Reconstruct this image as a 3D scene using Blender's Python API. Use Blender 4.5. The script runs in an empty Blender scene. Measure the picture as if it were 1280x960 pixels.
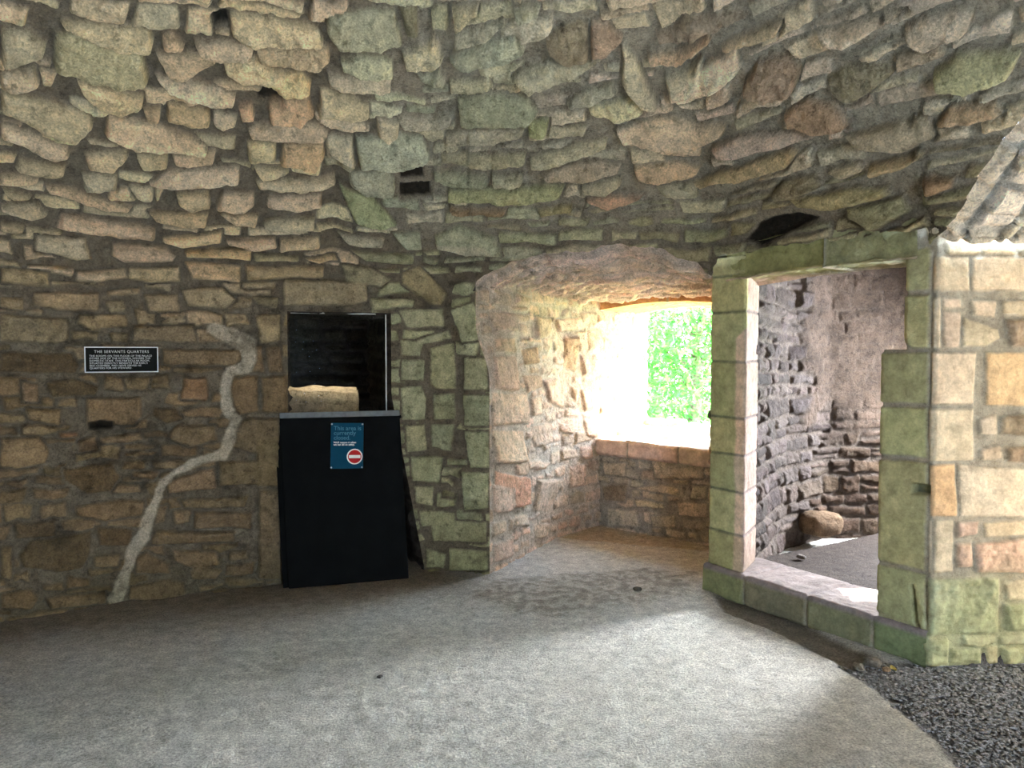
import bpy, math, random
import numpy as np
from mathutils import Vector

random.seed(7)
C = bpy.context.scene.collection
PI = math.pi
F = 961.0; HC = 1.55; PITCH = math.atan(40 / F)
CP, SP = math.cos(PITCH), math.sin(PITCH)

# ------------------------------------------------------------------ camera maths
def proj(P):
    P = np.asarray(P, float)
    x, y, z = P[..., 0], P[..., 1], P[..., 2] - HC
    d = y * CP - z * SP
    v = y * SP + z * CP
    d = np.where(d < .05, .05, d)
    return 640 + F * x / d, 480 - F * v / d

def fl(px, py, z=0.0):
    """pixel -> point on the horizontal plane z"""
    a, b = (px - 640) / F, (480 - py) / F
    dx, dy, dz = a, CP + b * SP, -SP + b * CP
    k = (z - HC) / dz
    return (dx * k, dy * k)

# ------------------------------------------------------------------ noise
_rng = np.random.RandomState(11)
_TAB = _rng.rand(256, 256).astype(np.float32)
def vn(x, y, s=0):
    x = np.asarray(x, float) + s * 17.31; y = np.asarray(y, float) + s * 7.77
    xi = np.floor(x).astype(int); yi = np.floor(y).astype(int)
    fx = x - xi; fy = y - yi
    fx = fx * fx * (3 - 2 * fx); fy = fy * fy * (3 - 2 * fy)
    a = _TAB[xi & 255, yi & 255]; b = _TAB[(xi + 1) & 255, yi & 255]
    c = _TAB[xi & 255, (yi + 1) & 255]; d = _TAB[(xi + 1) & 255, (yi + 1) & 255]
    return (a + (b - a) * fx) * (1 - fy) + (c + (d - c) * fx) * fy
def fbm(x, y, s=0, o=4, g=.5):
    r = 0; a = 1; t = 0
    for i in range(o):
        r = r + a * (vn(x * 2 ** i, y * 2 ** i, s + i * 3) - .5); t += a; a *= g
    return r / t * 2          # about -1..1
def ridge(x, y, s=0, o=3):
    r = 0; a = 1; t = 0
    for i in range(o):
        r = r + a * (1 - abs(2 * vn(x * 2 ** i, y * 2 ** i, s + i * 5) - 1)); t += a; a *= .55
    return r / t
def sstep(a, b, x):
    k = np.clip((x - a) / (b - a), 0, 1)
    return k * k * (3 - 2 * k)

# ------------------------------------------------------------------ paths
class Path:
    def __init__(s, pts, smooth=.03, closed=False):
        pts = [np.array(p, float) for p in pts]
        s.closed = closed
        if closed: pts = pts + [pts[0]]
        s.marks = [0.0]; seg = []
        for a, b in zip(pts[:-1], pts[1:]):
            L = np.linalg.norm(b - a); n = max(2, int(L / .005))
            k = np.arange(n)[:, None] / n
            seg.append(a + (b - a) * k); s.marks.append(s.marks[-1] + L)
        seg.append(pts[-1][None])
        d = np.concatenate(seg); s.L = s.marks[-1]
        s.u = np.linspace(0, s.L, int(s.L / .005) + 1)
        acc = np.concatenate([[0], np.cumsum(np.linalg.norm(np.diff(d, axis=0), axis=1))])
        X = np.interp(s.u, acc, d[:, 0]); Y = np.interp(s.u, acc, d[:, 1])
        n = max(1, int(smooth / .005)); k = np.hanning(2 * n + 3); k /= k.sum(); m = n + 1
        def sm(A):
            if closed: B = np.concatenate([A[-m - 1:-1], A, A[1:m + 1]])
            else: B = np.concatenate([2 * A[0] - A[m:0:-1], A, 2 * A[-1] - A[-2:-m - 2:-1]])
            return np.convolve(B, k, 'valid')
        s.X, s.Y = sm(X), sm(Y)
    def __call__(s, u):
        if s.closed: u = np.mod(u, s.L)
        x = np.interp(u, s.u, s.X); y = np.interp(u, s.u, s.Y)
        if not s.closed:
            dx0, dy0 = s.X[1] - s.X[0], s.Y[1] - s.Y[0]; dx1, dy1 = s.X[-1] - s.X[-2], s.Y[-1] - s.Y[-2]
            st = s.u[1]
            lo = np.minimum(u, 0) / st; hi = np.maximum(u - s.L, 0) / st
            x = x + lo * dx0 + hi * dx1; y = y + lo * dy0 + hi * dy1
        return x, y

def inv(S, dom, px, py, step=.05):
    """pixel -> (u,t) on surface S"""
    u0, u1, t0, t1 = dom
    key = (id(S), dom)
    if key not in inv.cache:
        U, T = np.meshgrid(np.arange(u0, u1, step), np.arange(t0, t1, step))
        P = S(U, T); inv.cache[key] = (U, T) + proj(P) + (P[..., 1],)
    U, T, X, Y, D = inv.cache[key]
    i = np.argmin((X - px) ** 2 + (Y - py) ** 2 + (D < .5) * 1e9)
    u, t = U.flat[i], T.flat[i]
    for _ in range(8):
        e = .002
        p0 = proj(S(np.array([u, u + e, u]), np.array([t, t, t + e])))
        J = np.array([[p0[0][1] - p0[0][0], p0[0][2] - p0[0][0]], [p0[1][1] - p0[1][0], p0[1][2] - p0[1][0]]]) / e
        r = np.array([px - p0[0][0], py - p0[1][0]])
        try: d = np.linalg.solve(J, r)
        except Exception: break
        d = np.clip(d, -.06, .06); u += d[0]; t += d[1]
        if abs(d).max() < 1e-4: break
    return float(u), float(t)
inv.cache = {}

# ------------------------------------------------------------------ masonry fields
class Field:
    """height, colour and stone/mortar mask of a masonry surface, in metres along (u,t)"""
    def __init__(s, u0, u1, t0, t1, res=.005, warp=.012, seed=1, mortar=(.21, .19, .15), mamp=.006, wfreq=5.):
        s.u0, s.t0, s.res = u0, t0, res
        s.u = np.arange(u0, u1 + res, res); s.t = np.arange(t0, t1 + res, res)
        s.U, s.T = np.meshgrid(s.u, s.t); U, T = s.U, s.T; s.seed = seed
        s.Uw = U + warp * fbm(U * wfreq, T * wfreq, seed, 3) + warp * .35 * fbm(U * 24, T * 24, seed + 9, 2)
        s.Tw = T + warp * fbm(U * wfreq, T * wfreq, seed + 20, 3) + warp * .35 * fbm(U * 24, T * 24, seed + 29, 2)
        s.n1 = fbm(U * 9, T * 9, seed + 2, 5, .6); s.n2 = ridge(U * 7, T * 11, seed + 4, 4)
        s.n3 = fbm(U * 45, T * 45, seed + 6, 3, .7)
        s.n4 = ridge(U * 4 + .5 * s.n1, T * 24 + .9 * s.n1 + U * 3, seed + 12, 3)
        s.H = (mamp * (.8 * fbm(U * 6, T * 6, seed + 7, 3) + s.n3 * .5)).astype(float)
        v = 1 + .14 * s.n3 + .12 * fbm(U * 2, T * 2, seed + 8, 3)
        s.col = np.stack([np.full_like(U, m) * v for m in mortar], -1)
        s.M = np.zeros_like(U); s.occ = np.zeros(U.shape, bool)
        s.rng = random.Random(seed)
        s.mortar = mortar
    def stone(s, poly, col, amp=.03, edge=.02, tilt=None, rough=1., var=.12, traced=True, pit=0., hue=.05, lay=0.):
        P = np.array(poly, float); pad = .05
        a, b = P.min(0) - pad, P.max(0) + pad
        i0, i1 = int((a[0] - s.u0) / s.res), int((b[0] - s.u0) / s.res) + 1
        j0, j1 = int((a[1] - s.t0) / s.res), int((b[1] - s.t0) / s.res) + 1
        i0, j0 = max(i0, 0), max(j0, 0); i1, j1 = min(i1, len(s.u)), min(j1, len(s.t))
        if i1 - i0 < 3 or j1 - j0 < 3: return
        sl = (slice(j0, j1), slice(i0, i1))
        U, T = s.Uw[sl], s.Tw[sl]
        D = np.full(U.shape, 9.); ins = np.zeros(U.shape, bool)
        n = len(P)
        for k in range(n):
            A, B = P[k], P[(k + 1) % n]; e = B - A; L2 = e @ e + 1e-12
            q = np.clip(((U - A[0]) * e[0] + (T - A[1]) * e[1]) / L2, 0, 1)
            D = np.minimum(D, np.hypot(U - A[0] - q * e[0], T - A[1] - q * e[1]))
            c = (A[1] > T) != (B[1] > T)
            with np.errstate(all='ignore'):
                ins ^= c & (U < (B[0] - A[0]) * (T - A[1]) / (B[1] - A[1] + 1e-12) + A[0])
        d = np.where(ins, D, -D)
        occ = s.occ[sl]
        ok = d > 0
        if not traced:
            tot = ok.sum()
            if tot == 0 or (ok & occ).sum() > .55 * tot: return
            ok &= ~occ
            if (ok & occ).any(): pass
        r = s.rng
        e = np.clip(d / edge, 0, 1); prof = np.sqrt(np.clip(1 - (1 - e) ** 2, 0, 1)) * .8 + .2 * e
        sz = max((b - a).min() - 2 * pad, .03)
        ctr = P.mean(0)
        tu, tt = (r.gauss(0, .07), r.gauss(-.1, .12)) if tilt is None else tilt
        rr = r.uniform(-.15, .3)
        h = amp * (1 + rr) * prof + prof * (tu * (U - ctr[0]) + tt * (T - ctr[1])) * min(1, amp / .02)
        h = h + prof * rough * (s.n1[sl] * .010 + (s.n2[sl] - .6) * .016 + s.n3[sl] * .0035) * min(1, .12 + amp / .03)
        if lay: h = h + prof * lay * (s.n4[sl] - .55)
        if pit: h = h - prof * pit * sstep(.62, .8, vn(U * 30, T * 30, s.seed + 40))
        if amp < 0: h = amp * prof
        H = s.H[sl]
        w = ok & ((h > H) | (amp < 0))
        H[w] = h[w]; s.M[sl][ok] = np.maximum(s.M[sl][ok], np.clip(d[ok] / .006, 0, 1))
        br = 1 + r.uniform(-var, var) * 1.3
        cc = np.array(col) * br * np.array([1 + r.uniform(-hue, hue), 1, 1 - r.uniform(-hue, hue)])
        v = (1 + .20 * s.n1[sl] + .10 * s.n3[sl] + (14 * lay) * (s.n4[sl] - .5))[..., None]
        k = np.clip(d / .008, 0, 1)[..., None] * .97
        cs = s.col[sl]; cs[ok] = (cs * (1 - k) + cc * v * k)[ok]
        if traced: s.occ[sl] |= d > -.012
    def fill(s, ch=(.07, .14), wd=(.14, .4), gap=.012, colf=None, amp=(.02, .04), edge=.02, wav=.03, us=lambda t: 1., region=None, **kw):
        r = s.rng; t = s.t[0] - .05
        while t < s.t[-1]:
            h = r.uniform(*ch); u = s.u[0] - r.uniform(0, .3); k = us(t)
            while u < s.u[-1]:
                w = r.uniform(*wd) * k
                off = wav * float(fbm(np.array(u * .9), np.array(t * .7), s.seed + 50, 2))
                def pc(a, b): return (a + r.uniform(-.018, .018) * k, b + off + r.uniform(-.016, .016))
                g = gap
                cells = [(u + g * k, t + g, u + w - g * k, t + h - g)]
                if h > .1 and r.random() < .25: cells = [(u + g * k, t + g, u + w - g * k, t + h / 2 - g / 2), (u + g * k, t + h / 2 + g / 2, u + w - g * k, t + h - g)]
                for a0, b0, a1, b1 in cells:
                    if region and not region((a0 + a1) / 2, (b0 + b1) / 2): continue
                    m = (a0 + a1) / 2
                    poly = [pc(a0, b0), pc(m, b0), pc(a1, b0), pc(a1, b1), pc(m, b1), pc(a0, b1)]
                    s.stone(poly, colf((a0 + a1) / 2, (b0 + b1) / 2), r.uniform(*amp), edge, traced=False, **kw)
                u += w
            t += h
    def sample(s, U, T):
        x = np.clip((U - s.u0) / s.res, 0, len(s.u) - 1.001); y = np.clip((T - s.t0) / s.res, 0, len(s.t) - 1.001)
        i, j = x.astype(int), y.astype(int); fx, fy = x - i, y - j
        def g(A):
            f1, f2 = (fx, fy) if A.ndim == 2 else (fx[..., None], fy[..., None])
            return (A[j, i] * (1 - f1) + A[j, i + 1] * f1) * (1 - f2) + (A[j + 1, i] * (1 - f1) + A[j + 1, i + 1] * f1) * f2
        return g(s.H), g(s.col), g(s.M)

# ------------------------------------------------------------------ mesh out of a grid
def grid_mesh(name, P, col=None, mask=None, mat=None, keep=None, parent=None, kind='structure', flip=False):
    nt, nu = P.shape[:2]
    idx = np.arange(nt * nu).reshape(nt, nu)
    q = np.stack([idx[:-1, :-1], idx[:-1, 1:], idx[1:, 1:], idx[1:, :-1]], -1).reshape(-1, 4)
    if flip: q = q[:, ::-1]
    if keep is not None: q = q[keep.reshape(-1)]
    me = bpy.data.meshes.new(name)
    me.vertices.add(nt * nu); me.vertices.foreach_set('co', P.reshape(-1).astype(np.float32))
    me.loops.add(len(q) * 4); me.loops.foreach_set('vertex_index', q.reshape(-1).astype(np.int32))
    me.polygons.add(len(q)); me.polygons.foreach_set('loop_start', np.arange(len(q), dtype=np.int32) * 4)
    try: me.polygons.foreach_set('loop_total', np.full(len(q), 4, dtype=np.int32))
    except Exception: pass
    me.polygons.foreach_set('use_smooth', np.ones(len(q), bool))
    if col is not None:
        a = me.color_attributes.new('Col', 'FLOAT_COLOR', 'POINT')
        c = np.ones((nt * nu, 4), np.float32); c[:, :3] = np.clip(col.reshape(-1, 3), .003, .95)
        if mask is not None: c[:, 3] = mask.reshape(-1)
        a.data.foreach_set('color', c.reshape(-1))
    me.update(calc_edges=True); me.validate()
    if mat: me.materials.append(mat)
    o = bpy.data.objects.new(name, me); C.objects.link(o)
    if parent: o.parent = parent
    if kind: o['kind'] = kind
    return o

def sheet(name, S, U, T, fld, inner, mat, keep=None, fade=None, post=None):
    if U.ndim == 1: U, T = np.meshgrid(U, T)
    e = .004
    P = S(U, T)
    N = np.cross(S(U + e, T) - S(U - e, T), S(U, T + e) - S(U, T - e))
    N /= np.linalg.norm(N, axis=-1, keepdims=True) + 1e-12
    inner = np.array(inner, float)
    sg = np.sign(np.median(((inner - P) * N).sum(-1))); N *= sg
    h, c, m = fld.sample(U, T)
    if fade is not None: h = h * fade(U, T)
    P = P + N * h[..., None]
    if post: c = post(P, c, m)
    sheet.last = P
    return grid_mesh(name, P, c, m, mat, keep, flip=(sg < 0))

# ------------------------------------------------------------------ materials
def new_mat(name, rough=.9, spec=.2):
    m = bpy.data.materials.new(name); m.use_nodes = True
    nt = m.node_tree; b = nt.nodes['Principled BSDF']
    b.inputs['Roughness'].default_value = rough; b.inputs['Specular IOR Level'].default_value = spec
    return m, nt, b
def mat_masonry(name='masonry', bump=.004, fine=90, rough=.92, spec=.12, speck=.35, chip=0.):
    m, nt, b = new_mat(name, rough, spec); N, Lk = nt.nodes, nt.links
    at = N.new('ShaderNodeAttribute'); at.attribute_name = 'Col'
    tc = N.new('ShaderNodeTexCoord')
    def noise(sc, det, ro=.6):
        n = N.new('ShaderNodeTexNoise'); n.inputs['Scale'].default_value = sc; n.inputs['Detail'].default_value = det
        n.inputs['Roughness'].default_value = ro; Lk.new(tc.outputs['Object'], n.inputs['Vector']); return n
    n1 = noise(fine, 5, .7); n2 = noise(14, 6, .65); n3 = noise(260, 2)
    def mr(src, a, b_, c, d):
        r = N.new('ShaderNodeMapRange'); Lk.new(src, r.inputs[0])
        for i, v in zip((1, 2, 3, 4), (a, b_, c, d)): r.inputs[i].default_value = v
        return r.outputs[0]
    f1 = mr(n1.outputs[0], .3, .7, 1 - speck, 1 + speck); f2 = mr(n2.outputs[0], .3, .7, .72, 1.28)
    mul = N.new('ShaderNodeMath'); mul.operation = 'MULTIPLY'; Lk.new(f1, mul.inputs[0]); Lk.new(f2, mul.inputs[1])
    # dark pits in the mortar
    pit = mr(n3.outputs[0], .30, .42, .45, 1.)
    mx = N.new('ShaderNodeMath'); mx.operation = 'MAXIMUM'; Lk.new(pit, mx.inputs[0]); Lk.new(at.outputs['Alpha'], mx.inputs[1])
    mul2 = N.new('ShaderNodeMath'); mul2.operation = 'MULTIPLY'; Lk.new(mul.outputs[0], mul2.inputs[0]); Lk.new(mx.outputs[0], mul2.inputs[1])
    vs = N.new('ShaderNodeVectorMath'); vs.operation = 'SCALE'; Lk.new(at.outputs['Color'], vs.inputs[0]); Lk.new(mul2.outputs[0], vs.inputs['Scale'])
    Lk.new(vs.outputs[0], b.inputs['Base Color'])
    ad = N.new('ShaderNodeMath'); ad.operation = 'ADD'; Lk.new(n1.outputs[0], ad.inputs[0])
    m3 = N.new('ShaderNodeMath'); m3.operation = 'MULTIPLY'; m3.inputs[1].default_value = .35; Lk.new(n3.outputs[0], m3.inputs[0]); Lk.new(m3.outputs[0], ad.inputs[1])
    bp = N.new('ShaderNodeBump'); bp.inputs['Distance'].default_value = bump; bp.inputs['Strength'].default_value = 1.
    Lk.new(ad.outputs[0], bp.inputs['Height'])
    if chip:
        n4 = noise(26, 8, .72); n4.inputs['Distortion'].default_value = .6
        b2 = N.new('ShaderNodeBump'); b2.inputs['Distance'].default_value = chip; Lk.new(n4.outputs[0], b2.inputs['Height']); Lk.new(b2.outputs[0], bp.inputs['Normal'])
        n5 = noise(19, 7, .75); dk = mr(n5.outputs[0], .36, .46, .55 if chip > .02 else .85, 1.); m4 = N.new('ShaderNodeMath'); m4.operation = 'MULTIPLY'
        Lk.new(mul2.outputs[0], m4.inputs[0]); Lk.new(dk, m4.inputs[1]); Lk.new(m4.outputs[0], vs.inputs['Scale'])
    Lk.new(bp.outputs[0], b.inputs['Normal'])
    return m
def mat_plain(name, col, rough=.6, spec=.4, var=.15, sc=30, bump=.0005, metal=0):
    m, nt, b = new_mat(name, rough, spec); N, Lk = nt.nodes, nt.links
    tc = N.new('ShaderNodeTexCoord'); n = N.new('ShaderNodeTexNoise'); n.inputs['Scale'].default_value = sc; n.inputs['Detail'].default_value = 5
    Lk.new(tc.outputs['Object'], n.inputs['Vector'])
    r = N.new('ShaderNodeValToRGB'); r.color_ramp.elements[0].position = .3; r.color_ramp.elements[1].position = .7
    r.color_ramp.elements[0].color = [c * (1 - var) for c in col] + [1]; r.color_ramp.elements[1].color = [min(1, c * (1 + var)) for c in col] + [1]
    Lk.new(n.outputs[0], r.inputs[0]); Lk.new(r.outputs[0], b.inputs['Base Color'])
    bp = N.new('ShaderNodeBump'); bp.inputs['Distance'].default_value = bump; Lk.new(n.outputs[0], bp.inputs['Height']); Lk.new(bp.outputs[0], b.inputs['Normal'])
    b.inputs['Metallic'].default_value = metal
    return m
M_ST = mat_masonry('rubble_masonry', chip=.035, bump=.006)
M_ASH = mat_masonry('dressed_sandstone', bump=.003, fine=60, speck=.16, chip=.008)
M_FL = mat_masonry('trodden_grit', bump=.018, fine=95, speck=.55, rough=.9)

# ------------------------------------------------------------------ the plan
A2 = np.array([.53, -.85]); A2 /= np.linalg.norm(A2)         # along the closet wall, towards the camera
B2 = np.array([-A2[1], A2[0]])                                # outwards through it (right and away)
J = np.array(fl(887, 737)); K = J + A2 * 1.447
LW = [fl(0, 776), fl(150, 752), fl(355, 730)]
PC = np.array(fl(612, 717)); PB = np.array(fl(548, 711))
RF = np.array([2.95, 2.4])
per = [(-4.7, 2.2), (-4.25, 3.4), LW[0], LW[1], LW[2], tuple(PB), tuple(PC), tuple(J), tuple(K), tuple(RF),
       (3.5, .9), (2.9, -.9), (1.2, -2.1), (-1.2, -2.2), (-3.4, -1.2), (-4.6, .4)]
PER = Path(per, .10, True)
mk = PER.marks
uPB, uPC, uJ, uK, uRF = mk[5], mk[6], mk[7], mk[8], mk[9]
CEN = np.array([-.25, 1.15]); ZS = 1.95; HV = 1.5; AV = 3.1
th = np.linspace(0, PI / 2, 400)
arc = np.concatenate([[0], np.cumsum(np.hypot(np.diff(AV * (1 - np.cos(th))), np.diff(HV * np.sin(th))))])
TEND = ZS + arc[-1]
def S_main(U, T):
    x, y = PER(U)
    a = np.interp(T - ZS, arc, th); g = 1 - np.cos(a)
    z = np.where(T < ZS, T, ZS + HV * np.sin(a))
    return np.stack([x + (CEN[0] - x) * g, y + (CEN[1] - y) * g, z], -1)
def gshrink(t):
    return 1 / max(.25, float(np.cos(np.interp(t - ZS, arc, th))))
DOM = (0.3, uRF + .6, 0., ZS + 2.6)
SC = .375
CR = dict(A=(0, 0), B=(400, 0), C=(800, 0), D=(0, 300), E=(400, 300), F=(800, 300), G=(0, 600), H=(400, 600), I=(800, 600))
def parse(txt):
    """'A l: x,y x,y ..' lines -> (flag, [pixel points])"""
    out = []
    for ln in txt.strip().splitlines():
        ln = ln.strip()
        if not ln: continue
        head, pts = ln.split(':'); hd = head.split(); ox, oy = CR[hd[0]]
        p = [tuple(float(v) for v in q.split(',')) for q in pts.split()]
        out.append((hd[1] if len(hd) > 1 else '', [(ox + a * SC, oy + b * SC) for a, b in p]))
    return out

T_VAULT = """
A: 190,60 300,60 400,75 500,85 515,130 510,160 400,150 250,95
A: 185,100 260,90 420,150 480,170 500,250 440,260 300,240 180,210
A: 540,110 570,100 620,150 600,158 540,155
A: 640,130 760,120 850,140 840,175 760,180 680,165
A: 770,40 900,50 1060,80 1080,130 960,132 840,128 770,100
A: 850,140 1090,138 1100,185 1060,210 960,200 860,180
A: 520,170 720,170 725,190 620,245 560,240
A: 740,190 860,175 890,200 950,230 960,250 900,260 800,250 750,225
A p: 900,240 1000,230 1040,270 1030,300 950,300 900,270
A: 0,80 100,90 160,130 150,160 60,190 0,190
A: 0,230 120,210 135,255 60,275 0,270
A: 0,295 120,320 300,360 310,395 250,445 140,410 0,360
A: 250,250 300,260 480,300 480,330 400,355 330,330 270,290
A: 510,240 700,270 790,300 780,325 700,325 560,285
A: 360,365 480,395 640,440 695,470 690,490 600,485 450,480 345,430
A: 475,340 540,340 535,390 490,385
A: 560,330 700,360 700,400 640,405 555,385
A: 710,360 790,375 785,400 740,415 705,395
A p: 790,345 840,335 850,385 800,385
A p: 895,340 1020,300 1050,370 1000,400 900,385
A: 1060,345 1230,345 1235,375 1150,385 1060,380
A: 820,405 950,400 1060,410 1100,440 1080,455 950,455 830,440
A: 0,405 100,430 230,470 235,505 190,520 100,480 0,450
A: 820,465 920,460 920,520 830,525
A p: 940,467 1080,469 1085,510 1050,545 930,530
A: 280,500 420,490 430,510 380,555 290,550
A: 450,500 560,495 560,540 470,540
A: 570,500 720,490 710,535 580,535
A: 60,520 220,545 215,578 150,585 50,560
A: 490,600 560,555 760,550 800,550 800,600 700,610 560,615
A: 0,575 130,580 130,600 60,610 0,600
A: 270,570 390,570 390,620 280,625
A: 840,540 960,550 965,565 870,580
A: 850,590 1000,585 1115,590 1120,620 1000,625 860,615
A: 420,610 510,615 510,660 450,650
A: 580,630 700,625 705,680 640,695 590,670
A: 740,635 850,635 850,680 810,700 720,690
A: 890,650 1075,640 1075,680 1000,700 890,685
A: 150,620 220,620 330,660 440,680 430,700 330,690 160,640
A: 0,620 100,650 110,660 40,662
A: 0,675 130,675 160,710 100,725 0,695
A: 490,700 700,700 690,750 600,750 520,735
A: 725,705 865,710 855,750 780,745
A: 880,725 1050,715 1050,755 960,765 880,750
A: 0,735 80,745 80,775 0,765
A: 200,710 340,730 520,760 520,800 400,795 180,755
A: 540,790 740,765 740,810 620,825 545,810
A: 750,795 920,785 925,820 850,835 760,815
A: 935,790 1060,780 1070,820 930,835
A: 115,780 285,795 300,860 250,865 115,835
A: 370,810 560,820 590,850 580,870 420,880 370,855
A l: 620,830 840,825 835,865 625,855
A: 845,840 1000,850 1000,870 850,865
A l: 1010,855 1120,850 1130,870 1060,878
A: 255,900 420,895 430,930 330,940 255,935
A: 435,895 600,885 600,940 500,945 430,930
A: 0,895 165,905 165,955 0,945
A: 615,870 800,885 800,940 640,930
A: 815,880 1080,885 1080,925 820,930
A: 805,935 920,935 915,958 805,955
A h: 705,50 760,42 765,95 715,98
A h: 850,310 900,295 950,310 940,340 860,340
B: 20,40 250,20 280,120 200,143 60,138 20,90
B l: 65,180 150,165 240,180 245,225 160,225 70,205
B l: 270,160 380,110 415,190 380,205 280,205
B l: 370,20 430,10 430,75 375,80
B l: 440,10 530,0 530,20 450,80
B k: 265,10 325,10 330,100 290,105
B: 450,100 610,50 630,70 560,110 450,140
B: 430,180 560,120 650,110 690,155 640,180 480,215
B: 25,240 240,235 235,280 100,285 30,275
B: 310,225 400,215 425,265 340,245
B: 430,260 565,250 580,280 500,300 440,295
B k: 750,110 860,60 900,70 900,180 830,190 760,160
B r: 905,60 960,60 1020,110 960,160 905,175
B l: 640,10 740,0 730,30 660,55
B: 460,310 600,300 690,310 730,360 700,385 560,405 470,400
B: 0,290 100,310 165,345 160,385 60,385 0,370
B l: 190,385 265,395 260,440 230,460 190,430
B: 250,380 450,370 440,400 270,415
B: 120,450 340,440 370,510 280,550 130,545
B: 20,460 110,450 120,540 20,520
B: 420,430 560,420 690,410 680,440 530,470 420,465
B: 100,570 220,555 250,590 250,645 150,640 95,605
B h: 265,560 340,560 350,595 270,600
B h: 265,610 370,610 370,660 270,655
B: 380,560 565,570 570,605 450,605 380,585
B: 575,570 680,565 680,600 580,605
B g: 60,620 180,650 260,740 200,755 110,730
B: 400,500 690,500 690,535 560,545 410,530
B: 700,520 860,470 960,450 960,480 830,530 740,560 700,550
B p: 730,570 900,525 1010,530 1000,560 880,590 760,595
B: 820,330 900,280 970,265 1000,290 900,330 830,345
B l: 890,340 1050,310 1085,360 1000,385 900,365
B: 870,610 1000,580 1010,600 960,640 880,635
B g: 430,620 640,615 820,605 800,650 640,665 430,660
B r: 425,685 625,690 620,710 450,705
B o: 720,690 840,670 845,695 740,710
B r: 880,660 960,640 1090,650 960,690
B: 1110,610 1260,600 1260,650 1150,650
B: 1150,240 1280,170 1280,270 1160,320
B: 50,770 220,785 210,820 90,805
B: 110,835 310,840 310,880 150,870
B: 240,770 330,765 335,820 280,820
B: 380,780 470,745 590,790 610,850 500,850 390,820
B: 340,845 400,865 390,880 340,870
B g: 690,390 770,385 760,440 700,440
B: 70,880 160,890 240,930 200,958 90,940
B: 640,240 760,190 900,190 960,180 820,240 700,290
B: 1010,130 1060,180 1130,340 1070,330 1000,250
C k: 50,100 150,40 330,20 380,35 250,90 60,125
C p: 20,165 240,95 250,120 120,185 30,190
C l: 270,140 440,60 490,50 470,90 290,150
C l: 90,290 180,220 330,140 345,210 280,270 120,330
C v: 350,260 400,190 500,170 540,210 520,280 440,310 360,290
C: 590,90 830,30 900,20 700,120 620,125
C k: 620,260 700,200 860,200 850,240 720,330 640,310
C b: 480,370 560,320 660,340 710,400 600,430 500,410
C: 240,480 330,440 520,430 620,440 480,480 270,520
C l: -80,420 60,380 300,400 290,425 100,495 -60,460
C p: -20,545 130,530 210,545 180,575 60,600 -10,590
C o: 170,600 330,545 510,490 540,500 500,550 400,580 200,620
C l: 500,660 700,620 830,620 840,650 650,700 530,690
C: 690,690 880,650 920,700 780,770 700,730
C k: 440,640 470,600 600,570 620,610 540,660 460,665
C: 680,440 960,380 1000,440 900,490 740,480
C o: 990,400 1040,340 1190,330 1220,370 1120,400 1010,405
C h: 350,800 400,740 440,722 520,712 600,728 500,775 400,820
C l: 740,790 900,750 960,720 970,740 880,790 760,805
C p: 770,540 930,500 960,510 880,560 790,580
C: 630,560 740,530 760,560 680,590
C g: 980,230 1060,170 1200,150 1280,150 1240,230 1100,290 1000,270
C: 880,80 960,40 1120,20 1100,90 960,150 890,130
C r: 950,590 1060,580 1050,620 970,650
E r: 270,110 330,85 430,180 410,220 370,220 270,150
E: 100,30 300,40 310,75 150,70
E: 380,0 560,10 600,50 500,50 390,25
"""
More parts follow.
